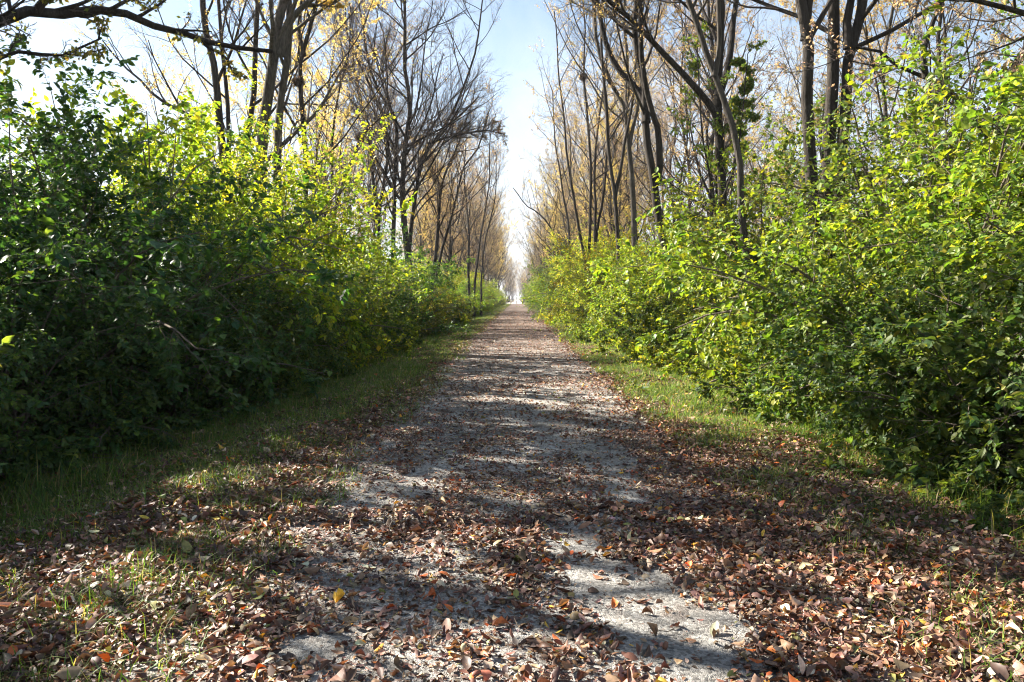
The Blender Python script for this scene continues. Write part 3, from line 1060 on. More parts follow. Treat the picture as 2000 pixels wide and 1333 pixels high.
# R6, R7
a = tr([(1204, 460), (1200, 396), (1188, 315), (1184, 225), (1175, 150)], 32, top=16)
b = tr([(1200, 390), (1214, 330), (1222, 280)], 32, base_ground=False, top=15)
put_tree('thin two stemmed tree just left of the crooked forked tree', GR,
         'bare_tree', 108, [(a, 0.10, 0.03), (b, 0.07, 0.02)], (13, 8, 6, 4), ORANGE_CROWN, 9000, leaf=.05, xlim=(0.9, 30), t0=0.4, lens=std, origin=a[0])
a = tr([(1238, 430), (1233, 340), (1224, 270), (1220, 216), (1198, 170)], 34, top=18)
b = tr([(1228, 290), (1235, 250), (1250, 190), (1255, 120)], 34, base_ground=False, top=17)
c = tr([(1220, 220), (1226, 160), (1222, 90)], 34.3, base_ground=False, top=17)
put_tree('straight grey trunk dividing into a fan of limbs behind the crooked forked tree', GR,
         'bare_tree', 109, [(a, 0.15, 0.04), (b, 0.08, 0.03), (c, .08, .03)], (13, 8, 6, 4), BROWN_CROWN, 5000, xlim=(0.9, 30), t0=0.4, lens=std, bark=M_BARK_PALE, origin=a[0])
# R8 leaning inwards, far
a = tr([(1096, 538), (1080, 460), (1053, 418), (1026, 400)], 62, top=9, ydrift=.2)
b = tr([(1113, 560), (1110, 450), (1100, 380), (1085, 300)], 60, top=16)
put_tree('thin dark tree leaning in over the trail beyond the clump of slim trunks', GR,
         'bare_tree', 110, [(a, 0.12, 0.03), (b, .13, .03)], (12, 6, 6, 3), BROWN_CROWN, 2500, leaf=.08, xlim=(0.4, 30), t0=0.35, lens=std, origin=a[0])

# ---- traced trees, left side
a = np.array([[-9.2, 8.6, -0.3], [-9.2, 8.6, 1.6], [-9.0, 8.7, 3.4], [-9.1, 8.9, 6], [-9.5, 9.3, 10], [-9.3, 9.6, 14]])
b = np.vstack([a[2] + [0, 0, .1], tr([(-330, 140), (-120, 85), (0, 45), (36, 29), (81, 25), (126, 29), (180, 20), (220, 20), (252, 34), (288, 52), (333, 58), (382, 72), (405, 79), (470, 92), (520, 100)], 8.6, base_ground=False, ydrift=0.16)])
c = np.vstack([a[2], tr([(-300, 175), (-100, 140), (0, 112), (27, 101), (90, 108), (126, 108), (153, 94), (194, 76)], 9.0, base_ground=False, ydrift=0.1)])
d_ = tr([(388, 74), (405, 92), (440, 112), (455, 140), (478, 152)], 10.6, base_ground=False)
e_ = tr([(70, 27), (84, 5), (110, -10), (150, -30)], 8.9, base_ground=False)


def zone_l1(p):
    q = PX(225, 60, 9.6)
    return 0.006 + 0.5 * (p[:, 0] < -6.8) * (p[:, 2] > 4.5) + 0.035 * np.exp(-(((p[:, 0] - q[0]) / 1.0) ** 2 + ((p[:, 2] - q[2]) / 0.8) ** 2))


put_tree('tree at the left edge whose long dark bough stretches across the upper left sky', GL,
         'bare_tree', 121, [(a, 0.2, 0.06), (b, 0.105, 0.026, 1), (c, 0.055, 0.012, 1), (d_, .022, .008, 1), (e_, .05, .02, 1)], (13, 6, 5, 3), OLIVE_CROWN, 16000, leaf=.06, t0=0.3,
         lens=((0.10, 0.22), (0.35, 0.6), (0.35, 0.6), (.4, .65)), origin=a[0], leafzone=zone_l1, up=0.05, a_limb=(25, 65))
a = tr([(432, 300), (427, 212), (423, 162), (414, 104), (401, 45), (403, -10)], 27, top=18)
b = tr([(480, 300), (493, 203), (497, 149), (504, 90), (508, -10)], 27.4, top=18)
c = tr([(446, 300), (440, 166), (436, 108), (430, 20)], 27.6, top=18)
put_tree('tall tree of thin upright stems with yellow leaves, leftmost behind the yellow green bush', GL,
         'yellow_leaved_tree', 122, [(a, 0.18, 0.05), (b, 0.14, 0.04), (c, .10, .03)], (8, 6, 6, 4), YELLOW_CROWN, 16000, leaf=.05, t0=0.3, lens=std, origin=a[0])
a = tr([(505, 330), (511, 221), (522, 171), (535, 99), (545, 54), (562, -15)], 25, top=18)
b = tr([(540, 330), (542, 239), (549, 180), (560, 113), (563, 45), (560, -30)], 25.3, top=19)
c = tr([(548, 110), (560, 60), (581, 23), (612, -5), (660, -40)], 25, base_ground=False, top=12)
put_tree('big tree with two thick leaning trunks rising above the yellow green bush on the left', GL,
         'yellow_leaved_tree', 123, [(a, 0.23, 0.07), (b, 0.16, 0.05), (c, 0.11, 0.04)], (8, 6, 6, 4), YELLOW_CROWN, 16000, leaf=.05, t0=0.3, lens=std, bark=M_BARK_PALE, origin=a[0])
a = tr([(596, 330), (594, 234), (592, 171), (594, 108), (608, 68), (625, -10)], 27, top=17)
b = tr([(594, 110), (585, 60), (590, 10)], 27, base_ground=False, top=15)
put_tree('slim dark tree carrying a round nest, just right of the thick leaning trunks', GL,
         'bare_tree', 124, [(a, 0.11, 0.04), (b, .06, .02)], (13, 8, 6, 4), YELLOW_CROWN, 5000, t0=0.3, lens=std, origin=a[0])
a = tr([(655, 420), (669, 369), (689, 315), (703, 275), (716, 256), (743, 230), (768, 218)], 30, ydrift=0.1)
put_tree('leaning dead stem with a broken knobbly top in front of the fan shaped tree', GL,
         'dead_tree', 125, [(a, 0.11, 0.03, 1)], (7, 4, 3, 0), BROWN_CROWN, 0, t0=0.6, lens=((0.1, 0.25), (0.3, 0.5), (0.3, 0.5), (.3, .5)), origin=a[0])
a = tr([(795, 450), (791, 380), (792, 290), (797, 215), (788, 135), (790, 60)], 44, top=21)
b = tr([(768, 470), (772, 415), (772, 338), (774, 270), (768, 220), (742, 178), (720, 120)], 44.3, top=20)
c = tr([(803, 440), (811, 369), (824, 310), (851, 279), (890, 216), (918, 126)], 44.2, top=19)
d_ = tr([(835, 283), (851, 275), (873, 270), (914, 261), (950, 256), (985, 262)], 44.2, base_ground=False)
e_ = tr([(745, 420), (752, 360), (757, 270), (734, 190), (700, 120)], 44.8, top=19)
f_ = tr([(733, 405), (728, 340), (720, 250), (700, 170)], 45, top=18)


def zone_l4(p):
    q = PX(755, 95, 44)
    return 0.22 + 1.6 * np.exp(-(((p[:, 0] - q[0]) / 1.7) ** 2 + ((p[:, 2] - q[2]) / 1.3) ** 2))


put_tree('broad fan shaped tree of many ascending limbs, left of the sky gap', GL,
         'bare_tree', 126, [(a, 0.21, 0.04), (b, 0.15, 0.03), (c, 0.14, 0.03), (d_, 0.09, 0.02, 1), (e_, 0.13, .03), (f_, .12, .03)], (32, 9, 7, 5), ([(0.22, 0.21, 0.05), (0.26, 0.17, 0.11), (0.24, 0.16, 0.12)], [2, 3, 3]), 16000, leaf=.055,
         xlim=(-30, -0.5), t0=0.28, lens=((0.24, 0.42), (0.32, 0.52), (0.34, 0.58), (.4, .65)), origin=a[0], leafzone=zone_l4)
a = tr([(842, 585), (850, 500), (857, 420), (862, 360), (885, 300), (900, 265)], 47, top=12)
b = tr([(850, 560), (866, 480), (885, 415), (903, 335), (932, 297), (940, 275)], 47.2, top=11)
put_tree('crooked two stemmed tree at the trail edge in front of the fan shaped tree', GL,
         'bare_tree', 127, [(a, 0.15, 0.03), (b, 0.12, 0.03)], (13, 8, 6, 4), BROWN_CROWN, 3500, xlim=(-30, -0.4), t0=0.4, lens=std, origin=a[0])
a = tr([(915, 560), (914, 450), (912, 400), (908, 350)], 72, top=17)
b = tr([(928, 570), (935, 490), (945, 420), (955, 360)], 72.5, top=17)
c = tr([(940, 570), (942, 500), (958, 430)], 73, top=15)
put_tree('group of thin upright stems where the left row begins to fade down the trail', GL,
         'bare_tree', 128, [(a, 0.15, 0.03), (b, 0.12, 0.03), (c, .1, .03)], (13, 8, 6, 4), BROWN_CROWN, 3000, leaf=.09, xlim=(-30, -1.0), t0=0.35, lens=std, origin=a[0])

# nests lodged in the tree tops
def nest(px, py, d, r, label, seed):
    rng = np.random.default_rng(seed)
    n = 260
    c = PX(px, py, d)
    p = nrm(rng.normal(0, 1, (n, 3))) * r * rng.uniform(0.5, 1, (n, 1)) * np.array([1, 1, 0.8])
    dr = nrm(np.cross(p, rng.normal(0, 1, (n, 3))))
    P = grow(p - dr * r * 0.5, dr, np.full(n, r * 1.3), 4, 0.25, 0, rng)
    v, q = tubes(P, np.full((n, 4), r * 0.03), 3)
    g = Geo()
    g.add(v, q)
    k = rng.normal(0, r * 0.45, (160, 3)) * np.array([1, 1, 0.7])
    put_leaves(g, k, rng.normal(0, 1, (160, 3)), rng.normal(0, 1, (160, 3)), np.full(160, r * 0.5), mixcol([(0.07, 0.05, 0.035)], [1], 160, rng), 1, 4, 1.5)
    o = g.build('nest', [M_TWIG, M_CROWN])
    o.location = c
    tag(o, label, 'nest', 'nests in the tree tops')


nest(583, 160, 27, 0.19, 'round dark twig nest in the slim tree beside the thick leaning trunks', 1)
nest(704, 268, 30.4, 0.2, 'ragged leafy nest on the broken top of the leaning dead stem', 2)
nest(1139, 150, 45, 0.22, 'small dark nest high in the clump of slim trunks on the right', 3)

a = tr([(1405, 470), (1395, 400), (1385, 330), (1372, 260), (1365, 200)], 20.5, top=7.5)
b = tr([(1398, 420), (1425, 350), (1440, 290), (1450, 230)], 20.6, base_ground=False, top=7)
put_tree('leafy green sapling hung with leaves between the crooked forked tree and the wavy grey trunk', GR,
         'leafy_sapling', 111, [(a, 0.05, 0.01), (b, 0.03, 0.01)], (16, 6, 4, 0), GREEN_CROWN, 9500, leaf=.085, t0=0.3, lens=((0.14, 0.26), (0.3, 0.5), (0.3, 0.5), (.3, .5)), origin=a[0], up=0.0, a_limb=(40, 90))
# ---- tree prototypes for the rest of the wood
PROTO = []


def add_proto(name, stems, counts, crown, nleaf, leaf, seed, bark=None, up=0.07, t0=0.24, lens=std, **kw):
    PROTO.append(make_tree(name, seed, stems, counts, crown, nleaf, leaf, bark=bark, up=up, t0=t0, lens=lens, origin=(0, 0, 0), sides=7, a_limb=(28, 62), **kw))


add_proto('bare_tree', vase(1, 19, 1, 0, 0.15), (30, 7, 6, 4), BROWN_CROWN, 26000, 0.048, 201)
add_proto('bare_tree', vase(2, 20, 3, 0.30, 0.11), (13, 8, 6, 4), PINK_CROWN, 24000, 0.048, 202)
add_proto('bare_tree', vase(3, 18, 2, 0.24, 0.11), (17, 7, 6, 4), ORANGE_CROWN, 26000, 0.048, 203, M_BARK_PALE)
add_proto('bare_tree', vase(4, 17, 4, 0.36, 0.09), (12, 7, 6, 4), BROWN_CROWN, 22000, 0.048, 204)
add_proto('yellow_leaved_tree', vase(5, 17, 2, 0.22, 0.12), (17, 7, 6, 4), YELLOW_CROWN, 26000, 0.05, 205)
add_proto('slender_tree', vase(6, 15, 1, 0, 0.10), (20, 5, 5, 4), ORANGE_CROWN, 14000, 0.048, 206, M_BARK_PALE)
add_proto('bare_tree', vase(7, 20, 2, 0.2, 0.13), (17, 7, 6, 4), PINK_CROWN, 18000, 0.048, 207)
add_proto('leafy_tree', vase(8, 12, 3, 0.20, 0.12), (10, 6, 5, 3), OLIVE_CROWN, 15000, 0.085, 208, t0=0.5, clump=(0.01, 0.5, 0.62, 2.4))
add_proto('leafy_tree', vase(9, 12.5, 3, 0.22, 0.12), (11, 6, 5, 3), OLIVE_CROWN, 26000, 0.10, 209, t0=0.66, clump=(0.04, 0.35, 0.6, 2.0), clear=7.2)
rr = random.Random(5)
usedp = set()


def place_tree(k, x, y, sc, label, group, tint=(1, 1, 1)):
    p = PROTO[k]
    z = float(ground_z(x, y)) - 0.05
    rz = random.uniform(0, 6.28)
    if k not in usedp:
        usedp.add(k)
        o = p
        o.location, o.rotation_euler, o.scale = (x, y, z), (0, 0, rz), (sc, sc, sc)
    else:
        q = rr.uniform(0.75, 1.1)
        f = min(1.0, y / 160)  # crowns turn bluer with distance: aerial haze painted into their tint
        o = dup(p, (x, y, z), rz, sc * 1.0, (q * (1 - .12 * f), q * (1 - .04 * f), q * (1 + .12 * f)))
    tag(o, label, 'tree', group)
    return o


KINDL = {0: 'single trunked brownish tree', 1: 'three stemmed pinkish tree', 2: 'pale tree with orange leaves', 3: 'low branching four stemmed tree',
         4: 'forked tree holding yellow leaves', 5: 'slender tree with orange leaves', 6: 'tall two stemmed bare tree', 7: 'leafy olive tree', 8: 'tall leafy olive tree'}
ROWS = []
for side in (-1, 1):
    y = 30.0
    while y < 245:                       # front row along the trail
        if y > 76 or (y > 50 and side > 0):
            ROWS.append((side * (rr.uniform(5.0, 6.6) + (0.9 if y < 115 else 0)), y + rr.uniform(-1.2, 1.2), 0))
        y += 5.2 if y < 130 else 8
    y = 24.0
    while y < 245:                       # the wood behind
        ROWS.append((side * rr.uniform(9.0, 12.5), y + rr.uniform(-2, 2), 1))
        y += (6.0 if side > 0 else 7.5) if y < 100 else 10
    y = 18.0 if side > 0 else 30.0
    while y < 200:
        ROWS.append((side * rr.uniform(14, 20), y + rr.uniform(-2, 2), 2))
        y += 7.5 if y < 80 else 14
    y = 26.0 if side > 0 else 200.0
    while y < 120:
        ROWS.append((side * rr.uniform(22, 34), y + rr.uniform(-2, 2), 2))
        y += 9
for x, y, row in ROWS:
    if x < 0 and abs(x) / y > 0.36 and y < 40:   # the open sky above the dark bush on the left
        continue
    k = rr.choice([0, 1, 2, 3, 4, 6] if row == 0 else [0, 1, 2, 4, 5, 6, 5, 2])
    if x < 0 and row and y < 60 and rr.random() < .4:
        k = 4
    sd = 'left' if x < 0 else 'right'
    dist = 'near' if y < 60 else ('middle' if y < 130 else 'far')
    where = {0: 'in the %s front row', 1: 'behind the %s bushes', 2: 'deep in the %s wood'}[row] % sd
    part = {'near': 'facing the fan shaped tree' if sd == 'right' else 'near the fan shaped tree', 'middle': 'halfway along', 'far': 'near the trail end'}[dist]
    place_tree(k, x, y, rr.uniform(0.85, 1.1), ' '.join(('%s %s %s' % (KINDL[k], where, part)).split()), 'autumn trees on the %s side, %s' % (sd, dist))
# beyond the crossing road
for i in range(34):
    sd = -1 if i % 2 else 1
    y = 290 + (i // 2) * 28
    place_tree(rr.choice([0, 1, 2, 3, 6]), sd * rr.uniform(3.2, 7), y + rr.uniform(-8, 8), rr.uniform(0.8, 1.1), 'hazy distant tree lining the trail beyond the pale crossing road', 'distant trees beyond the crossing road')
for i in range(26):
    x = rr.uniform(14, 70) * (-1 if i % 2 else 1)
    place_tree(rr.choice([0, 1, 3, 6]), x, rr.uniform(280, 420), rr.uniform(0.8, 1.1), 'hazy distant tree in the wood beyond the pale crossing road', 'distant trees beyond the crossing road')
for i in range(9):
    place_tree(rr.choice([0, 1, 3, 6]), rr.uniform(-9, 9), rr.uniform(760, 860), rr.uniform(0.55, 0.7), 'hazy distant tree lining the trail beyond the pale crossing road', 'distant trees beyond the crossing road')
# trees left of the frame that shade the foreground
for (k, x, y, sc) in [(8, -11.2, 14.6, 0.9), (8, -13.8, 16.4, 0.85), (8, -12.7, 13.4, 0.8), (7, -11.5, 6.3, 0.9), (4, -8.5, -1.0, .9)]:
    place_tree(k, x, y, sc, KINDL[k] + ' just outside the left edge behind the dark bush', 'trees off the left edge')

# ---- shrubs
T1 = make_shrub(301, 4.0, 36, 36, 7, 0.074, 0.25)
T2 = make_shrub(302, 4.3, 34, 32, 7, 0.082, 0.22, [18, 24, 22, 18, 9, 9], (1.0, 1.5))
T3 = make_shrub(303, 4.2, 38, 42, 7, 0.076, 0.28)
T4 = make_shrub(304, 4.5, 36, 30, 8, 0.057, 0.20, [26, 26, 20, 14, 6, 8], (1.5, 2.1))
Lw1 = make_shrub(305, 1.85, 26, 52, 5, 0.070, 0.40)
Lw2 = make_shrub(306, 1.65, 26, 56, 6, 0.055, 0.45, [30, 20, 14, 12, 6, 18], (1.5, 2.2))
Lw3 = make_shrub(307, 2.05, 28, 48, 5, 0.076, 0.38)
Sm = make_shrub(308, 0.55, 9, 55, 2, 0.055, 0.3)
BL = (0.85, 1.0, 1.05)
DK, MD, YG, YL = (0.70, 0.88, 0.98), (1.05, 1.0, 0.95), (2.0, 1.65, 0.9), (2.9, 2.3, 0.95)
SL, SR = 'bushes along the left verge', 'bushes along the right verge'
HER = [
    (T3, -6.8, 11.6, 1.24, DK, 'tall dark green bush against the bright sky at the left', SL, 1.0),
    (T1, -8.2, 8.6, 0.8, DK, 'dark bush cut by the left edge of the picture', SL, 1.0),
    (T1, -7.8, 12.6, 1.12, DK, 'dark green bush rising close behind the tall dark bush', SL, 1.0),
    (T2, -6.6, 14.0, 0.86, DK, 'green bush between the tall dark bush and the yellow green bush', SL, 1.0),
    (T1, -7.2, 17.4, 1.44, YL, 'tall yellow green sunlit bush below the thick leaning trunks', SL, 1.12),
    (T4, -7.3, 21.8, 1.34, YL, 'bright yellow green bush right of the tall sunlit bush', SL, 1.08),
    (T3, -7.2, 26.5, 1.1, YG, 'green bush at the foot of the leaning dead stem', SL, 1.1),
    (T2, -6.8, 31.0, 1.02, YG, 'round green bush in front of the fan shaped tree', SL, 1.0),
    (Lw3, -5.9, 6.2, 1.02, BL, 'low dark bush at the bottom left corner', SL, 1.0),
    (Lw1, -6.0, 8.2, 1.05, BL, 'low dark green bush under the tall dark bush', SL, 1.0),
    (Lw2, -5.7, 10.2, 1.08, BL, 'low dense bush second along the left verge', SL, 1.0),
    (Lw3, -5.6, 12.3, 0.98, BL, 'low dense bush in shade below the yellow green bush', SL, 1.0),
    (Lw1, -5.3, 14.4, 1.02, MD, 'low green bush at the foot of the tall sunlit bush', SL, 1.0),
    (Lw2, -5.3, 16.6, 1.1, MD, 'low green bush where the left verge grass begins to brighten', SL, 1.0),
    (T3, 6.2, 11.2, 1.22, YG, 'tall bush of pale yellow green leaves in front of the three black trunks', SR, 1.05),
    (T1, 7.6, 8.8, 1.08, YG, 'tall bush with yellowing leaves under the arching bough', SR, 1.0),
    (T2, 5.6, 6.3, 0.70, MD, 'green bush with large leaves cut by the right edge', SR, 1.0),
    (T4, 7.3, 14.2, 1.28, MD, 'leafy green bush behind the wavy grey trunk', SR, 1.0),
    (T4, 6.4, 20.6, 0.8, MD, 'green bush between the wavy grey trunk and the crooked forked tree', SR, 1.0),
    (T3, 5.4, 25.3, 0.86, YL, 'bright yellow bush at the foot of the crooked forked tree', SR, 1.0),
    (T2, 4.9, 29.0, 0.95, YG, 'light yellow green bush before the clump of slim trunks', SR, 1.0),
    (T4, 4.6, 38.0, 0.95, YL, 'yellow bush around the clump of slim trunks', SR, 1.0),
    (Lw3, 4.8, 7.6, 1.0, MD, 'low leafy bush overhanging the grass on the right', SR, 1.0),
    (Lw1, 4.7, 9.4, 1.05, MD, 'low green bush behind the tuft of long grass on the right', SR, 1.0),
    (Lw2, 4.6, 11.4, 1.1, MD, 'low bush with pale glossy leaves below the wavy grey trunk', SR, 1.0),
    (Lw3, 4.6, 13.6, 0.82, YG, 'low yellowish bush below the leafy green bush', SR, 1.0),
    (Lw1, 4.3, 16.0, 0.8, YG, 'low green bush in front of the wavy grey trunk', SR, 1.0),
    (Lw2, 4.4, 18.6, 1.15, YG, 'low light green bush just past the wavy grey trunk', SR, 1.0),
    (Lw3, 4.3, 21.0, 1.0, MD, 'low bush under the bright yellow bush', SR, 1.0),
]
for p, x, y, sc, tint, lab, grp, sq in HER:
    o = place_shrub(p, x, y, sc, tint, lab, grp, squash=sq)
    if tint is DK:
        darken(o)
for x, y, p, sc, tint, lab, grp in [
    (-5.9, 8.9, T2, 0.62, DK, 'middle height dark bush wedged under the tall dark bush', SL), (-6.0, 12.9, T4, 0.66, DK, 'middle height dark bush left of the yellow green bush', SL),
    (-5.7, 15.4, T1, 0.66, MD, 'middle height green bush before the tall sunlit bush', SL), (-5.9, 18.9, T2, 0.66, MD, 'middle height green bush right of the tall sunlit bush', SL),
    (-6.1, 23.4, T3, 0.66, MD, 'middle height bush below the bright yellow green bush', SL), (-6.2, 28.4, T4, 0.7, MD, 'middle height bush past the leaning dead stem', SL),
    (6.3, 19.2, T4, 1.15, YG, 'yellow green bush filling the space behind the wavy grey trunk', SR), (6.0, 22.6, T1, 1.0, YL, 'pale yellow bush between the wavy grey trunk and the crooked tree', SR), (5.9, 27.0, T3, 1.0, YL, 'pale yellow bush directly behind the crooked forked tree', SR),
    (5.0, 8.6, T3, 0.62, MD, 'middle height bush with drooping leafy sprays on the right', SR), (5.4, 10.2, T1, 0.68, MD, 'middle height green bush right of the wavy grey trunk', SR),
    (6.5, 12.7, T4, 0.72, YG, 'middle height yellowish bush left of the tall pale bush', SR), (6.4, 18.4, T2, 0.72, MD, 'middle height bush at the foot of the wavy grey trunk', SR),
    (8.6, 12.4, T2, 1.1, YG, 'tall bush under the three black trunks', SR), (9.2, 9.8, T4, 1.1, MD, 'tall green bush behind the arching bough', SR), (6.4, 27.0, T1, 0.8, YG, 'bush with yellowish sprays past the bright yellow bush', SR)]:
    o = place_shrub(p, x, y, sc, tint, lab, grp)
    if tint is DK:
        darken(o)
jit = lambda t: tuple(c * rr.uniform(0.85, 1.15) for c in t)
for side, grp in ((-1, SL), (1, SR)):
    sd = 'left' if side < 0 else 'right'
    y = 18.8 if side < 0 else 23.4
    while y < 245:
        t = 'near' if y < 50 else ('middle' if y < 120 else 'far')
        where = {'near': 'past the first tall bushes', 'middle': 'halfway down the trail', 'far': 'near the far end of the trail'}[t]
        x = side * (5.25 if side < 0 else 4.35) + rr.uniform(-0.25, 0.25)
        place_shrub(rr.choice([Lw1, Lw2, Lw3]), x, y, rr.uniform(0.75, 1.3), jit(MD if rr.random() < .5 else YG), 'low bush edging the %s verge, %s' % (sd, where), grp + ', ' + t)
        y += 2.4 if y < 60 else (4.0 if y < 120 else 6.0)
    y = 36.0 if side < 0 else 42.0
    while y < 245:
        t = 'near' if y < 50 else ('middle' if y < 120 else 'far')
        where = {'near': 'past the first tall bushes', 'middle': 'halfway down the trail', 'far': 'near the far end of the trail'}[t]
        x = side * (6.4 if side < 0 else 5.7) + rr.uniform(-0.5, 0.5)
        place_shrub(rr.choice([T1, T2, T3, T4]), x, y, rr.uniform(0.75, 1.3) + (0.2 if side > 0 else 0), jit(rr.choice([MD, YG, YL, YL])), 'tall rounded bush behind low bushes, %s verge, %s' % (sd, where), grp + ', ' + t)
        y += rr.uniform(3.6, 6.0) if y < 60 else (rr.uniform(4.5, 7.5) if y < 120 else 9)
    y = 12.0 if side > 0 else 38.0       # second rank that closes the view into the wood
    while y < 150:
        x = side * (9.6 + rr.uniform(-0.7, 1.2))
        place_shrub(rr.choice([T1, T2, T3, T4]), x, y, rr.uniform(0.85, 1.05) * (0.8 if side < 0 and y < 16 else 1), jit(rr.choice([MD, YG, YL])), 'bush in the second rank under the trees on the %s side' % sd, grp + ', second rank')
        y += 4.6 if y < 60 else 8
    y = 16.0 if side > 0 else 200.0
    while y < 110:
        x = side * (14.5 + rr.uniform(-1.5, 2.5))
        place_shrub(rr.choice([T1, T2, T3]), x, y, rr.uniform(0.8, 1.0) * (0.75 if side < 0 and y < 28 else 1), jit(rr.choice([MD, YG, YL])), 'bush deep in the wood on the %s side' % sd, grp + ', deep in the wood')
        y += 6.5
# bushes off the left edge that shade the foreground
for (p, x, y, sc) in [(T2, -8.6, 5.0, 1.20), (T1, -7.6, 1.6, 1.1), (T3, -11.8, 5.6, 1.5), (T2, -11.5, 4.2, 1.5)]:
    place_shrub(p, x, y, sc, DK, 'tall bush just outside the left edge', 'bushes off the left edge')
# young weeds at the foot of the bushes
for px, py, sc in [(1840, 930, 1.0), (1900, 980, 0.9), (1960, 1010, 1.0), (1980, 930, 1.2), (1930, 900, 1.1), (1780, 880, .9), (1700, 850, .9), (1990, 1080, .7), (1600, 800, .9), (60, 900, 1.0), (160, 860, .9), (320, 800, .8), (420, 770, .8)]:
    d = F * (CAM_H + 0.25) / (py - 583.0)
    q = PX(px, py, d)
    place_shrub(Sm, q[0], d, sc, MD if px > 1000 else DK, 'small leafy weed at the foot of the bushes on the %s' % ('right' if px > 1000 else 'left'), 'weeds at the foot of the bushes', cat='weed', name='weed')


# ---- barrier at the far end
def box(g, c, s, mat=0):
    c, s = np.array(c, float), np.array(s, float) / 2
    v = np.array([[x, y, z] for x in (-1, 1) for y in (-1, 1) for z in (-1, 1)]) * s + c
    f = np.array([[0, 1, 3, 2], [4, 6, 7, 5], [0, 4, 5, 1], [2, 3, 7, 6], [0, 2, 6, 4], [1, 5, 7, 3]])
    g.add(v, f, mat)


wood = plain_mat('weathered_wood', (0.10, 0.075, 0.055), 0.9, 6)
b0 = empty('barrier', (-0.2, 248, 0.0))
g = Geo(); box(g, (0, 0, 0.46), (3.4, 0.10, 0.14)); g.build('rail', [wood], b0)
for xx in (-1.75, 1.75):
    g = Geo(); box(g, (xx, 0, 0.32), (0.16, 0.16, 0.7)); g.build('post', [wood], b0)
tag(b0, 'low wooden rail barrier across the far end of the trail', 'barrier')
gt_ = empty('gate_frame', (2.0, 247.5, 0.0))
for xx in (0.0, 0.75):
    g = Geo(); box(g, (xx, 0, 0.7), (0.17, 0.17, 1.5)); g.build('post', [wood], gt_)
g = Geo(); box(g, (0.375, 0, 1.25), (0.57, 0.1, 0.14)); box(g, (0.375, 0, 0.55), (0.57, 0.1, 0.14)); g.build('rail', [wood], gt_)
tag(gt_, 'small dark wooden gate frame right of the low rail at the far end', 'gate')
g = Geo()
P = np.array([[[0, 0, -0.1], [0, 0, 0.5], [0, 0, 0.95], [0, 0, 1.0]]])
v, q = tubes(P, np.array([[0.09, 0.09, 0.09, 0.02]]), 8)
g.add(v, q)
o = g.build('bollard', [wood]); o.location = (-0.2, 249.4, 0.05)
tag(o, 'short dark bollard in the middle of the trail behind the low rail', 'bollard')
g = Geo()
P = np.array([[[0, 0, -0.1], [0, 0, 0.8], [0, 0, 1.55], [0, 0, 1.62]]])
v, q = tubes(P, np.array([[0.11, 0.10, 0.10, 0.02]]), 8)
g.add(v, q)
o = g.build('marker_post', [plain_mat('brown_paint', (0.30, 0.17, 0.05), 0.7, 8)]); o.location = (3.4, 246.5, -0.05)
tag(o, 'brown marker post beside the small gate frame at the far end', 'post')

# ------------------------------------------------------------------ light, sky, haze
SUN_AZ, SUN_EL = math.radians(-61), math.radians(33)     # azimuth from +Y towards +X
to_sun = Vector((math.sin(SUN_AZ) * math.cos(SUN_EL), math.cos(SUN_AZ) * math.cos(SUN_EL), math.sin(SUN_EL)))
sl = bpy.data.lights.new('sun', 'SUN')
sl.energy = 5.0
sl.angle = math.radians(0.53)
sl.color = (1.0, 0.93, 0.82)
so = bpy.data.objects.new('sun', sl)
so.rotation_euler = (-to_sun).to_track_quat('-Z', 'Y').to_euler()
so.location = (0, 0, 40)
COL.objects.link(so)

w = bpy.data.worlds.new('World')
S.world = w
w.use_nodes = True
nt = w.node_tree
nt.nodes.clear()
out = N(nt, 'ShaderNodeOutputWorld')
bg = N(nt, 'ShaderNodeBackground')
sky = N(nt, 'ShaderNodeTexSky')
sky.sky_type = 'NISHITA'
sky.sun_disc = False
sky.sun_elevation = SUN_EL
sky.sun_rotation = SUN_AZ
sky.air_density = 1.1
sky.dust_density = 0.5
sky.ozone_density = 1.2
bg.inputs['Strength'].default_value = 0.039
# thin high cirrus over the blue
tc = N(nt, 'ShaderNodeTexCoord')
mp = N(nt, 'ShaderNodeMapping')
mp.inputs['Scale'].default_value = (2.2, 1.3, 4.0)
mp.inputs['Rotation'].default_value = (0.2, 0.3, 0.6)
no = N(nt, 'ShaderNodeTexNoise')
no.inputs['Scale'].default_value = 1.7
no.inputs['Detail'].default_value = 7
no.inputs['Roughness'].default_value = 0.6
no.inputs['Distortion'].default_value = 0.6
mr = N(nt, 'ShaderNodeMapRange')
mr.inputs[1].default_value = 0.42
mr.inputs[2].default_value = 0.72
mr.inputs[4].default_value = 0.42
mx = N(nt, 'ShaderNodeMix', data_type='RGBA')
nt.links.new(tc.outputs['Generated'], mp.inputs[0])
nt.links.new(mp.outputs[0], no.inputs['Vector'])
nt.links.new(no.outputs['Fac'], mr.inputs[0])
nt.links.new(mr.outputs[0], mx.inputs[0])
nt.links.new(sky.outputs[0], mx.inputs[6])
mx.inputs[7].default_value = (6.6, 6.9, 7.2, 1)
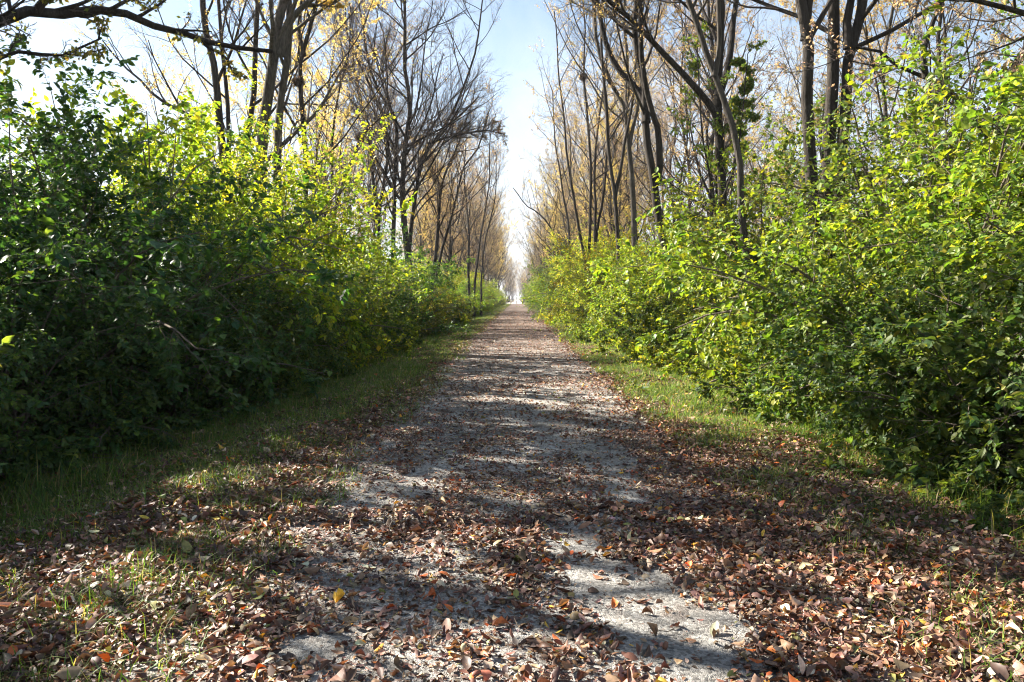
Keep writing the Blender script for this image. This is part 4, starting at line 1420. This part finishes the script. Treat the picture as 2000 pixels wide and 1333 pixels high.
# milky air low over the fields
sp = N(nt, 'ShaderNodeSeparateXYZ')
nt.links.new(tc.outputs['Generated'], sp.inputs[0])
lo = N(nt, 'ShaderNodeMapRange', interpolation_type='SMOOTHSTEP')
lo.inputs[1].default_value = 0.0
lo.inputs[2].default_value = 0.42
lo.inputs[3].default_value = 0.7
lo.inputs[4].default_value = 0.0
nt.links.new(sp.outputs['Z'], lo.inputs[0])
m2 = N(nt, 'ShaderNodeMix', data_type='RGBA')
nt.links.new(lo.outputs[0], m2.inputs[0])
nt.links.new(mx.outputs[2], m2.inputs[6])
m2.inputs[7].default_value = (6.2, 6.6, 7.2, 1)
nt.links.new(m2.outputs[2], bg.inputs[0])
nt.links.new(bg.outputs[0], out.inputs[0])

HAZE = True
if HAZE:
    m, nt, out = new_mat('thin_air')
    pv = N(nt, 'ShaderNodeVolumePrincipled')
    pv.inputs['Color'].default_value = (0.86, 0.90, 1.0, 1)
    pv.inputs['Density'].default_value = 0.00022
    pv.inputs['Anisotropy'].default_value = 0.3
    nt.links.new(pv.outputs[0], out.inputs['Volume'])
    g = Geo()
    box(g, (0, 400, 13), (2600, 2400, 30))
    o = g.build('haze', [m])
    tag(o, None, None, kind='stuff')

# ------------------------------------------------------------------ camera and output
cd = bpy.data.cameras.new('camera')
cd.sensor_width = 36
cd.lens = 36 * F / 2000
cd.clip_start = 0.05
cd.clip_end = 8000
co = bpy.data.objects.new('camera', cd)
co.location = (0, 0, CAM_H)
co.rotation_euler = (math.radians(90) - PITCH, 0, YAW)
COL.objects.link(co)
S.camera = co
S.view_settings.view_transform = 'Standard'
S.view_settings.look = 'None'
S.view_settings.gamma = 1
S.view_settings.exposure = 2.38
c = S.cycles
c.pixel_filter_type = 'BLACKMAN_HARRIS'
c.filter_width = 1.1
c.max_bounces = 7
c.diffuse_bounces = 3
c.glossy_bounces = 2
c.transmission_bounces = 4
c.transparent_max_bounces = 4
c.volume_bounces = 0
c.caustics_reflective = False
c.caustics_refractive = False
c.sample_clamp_indirect = 4
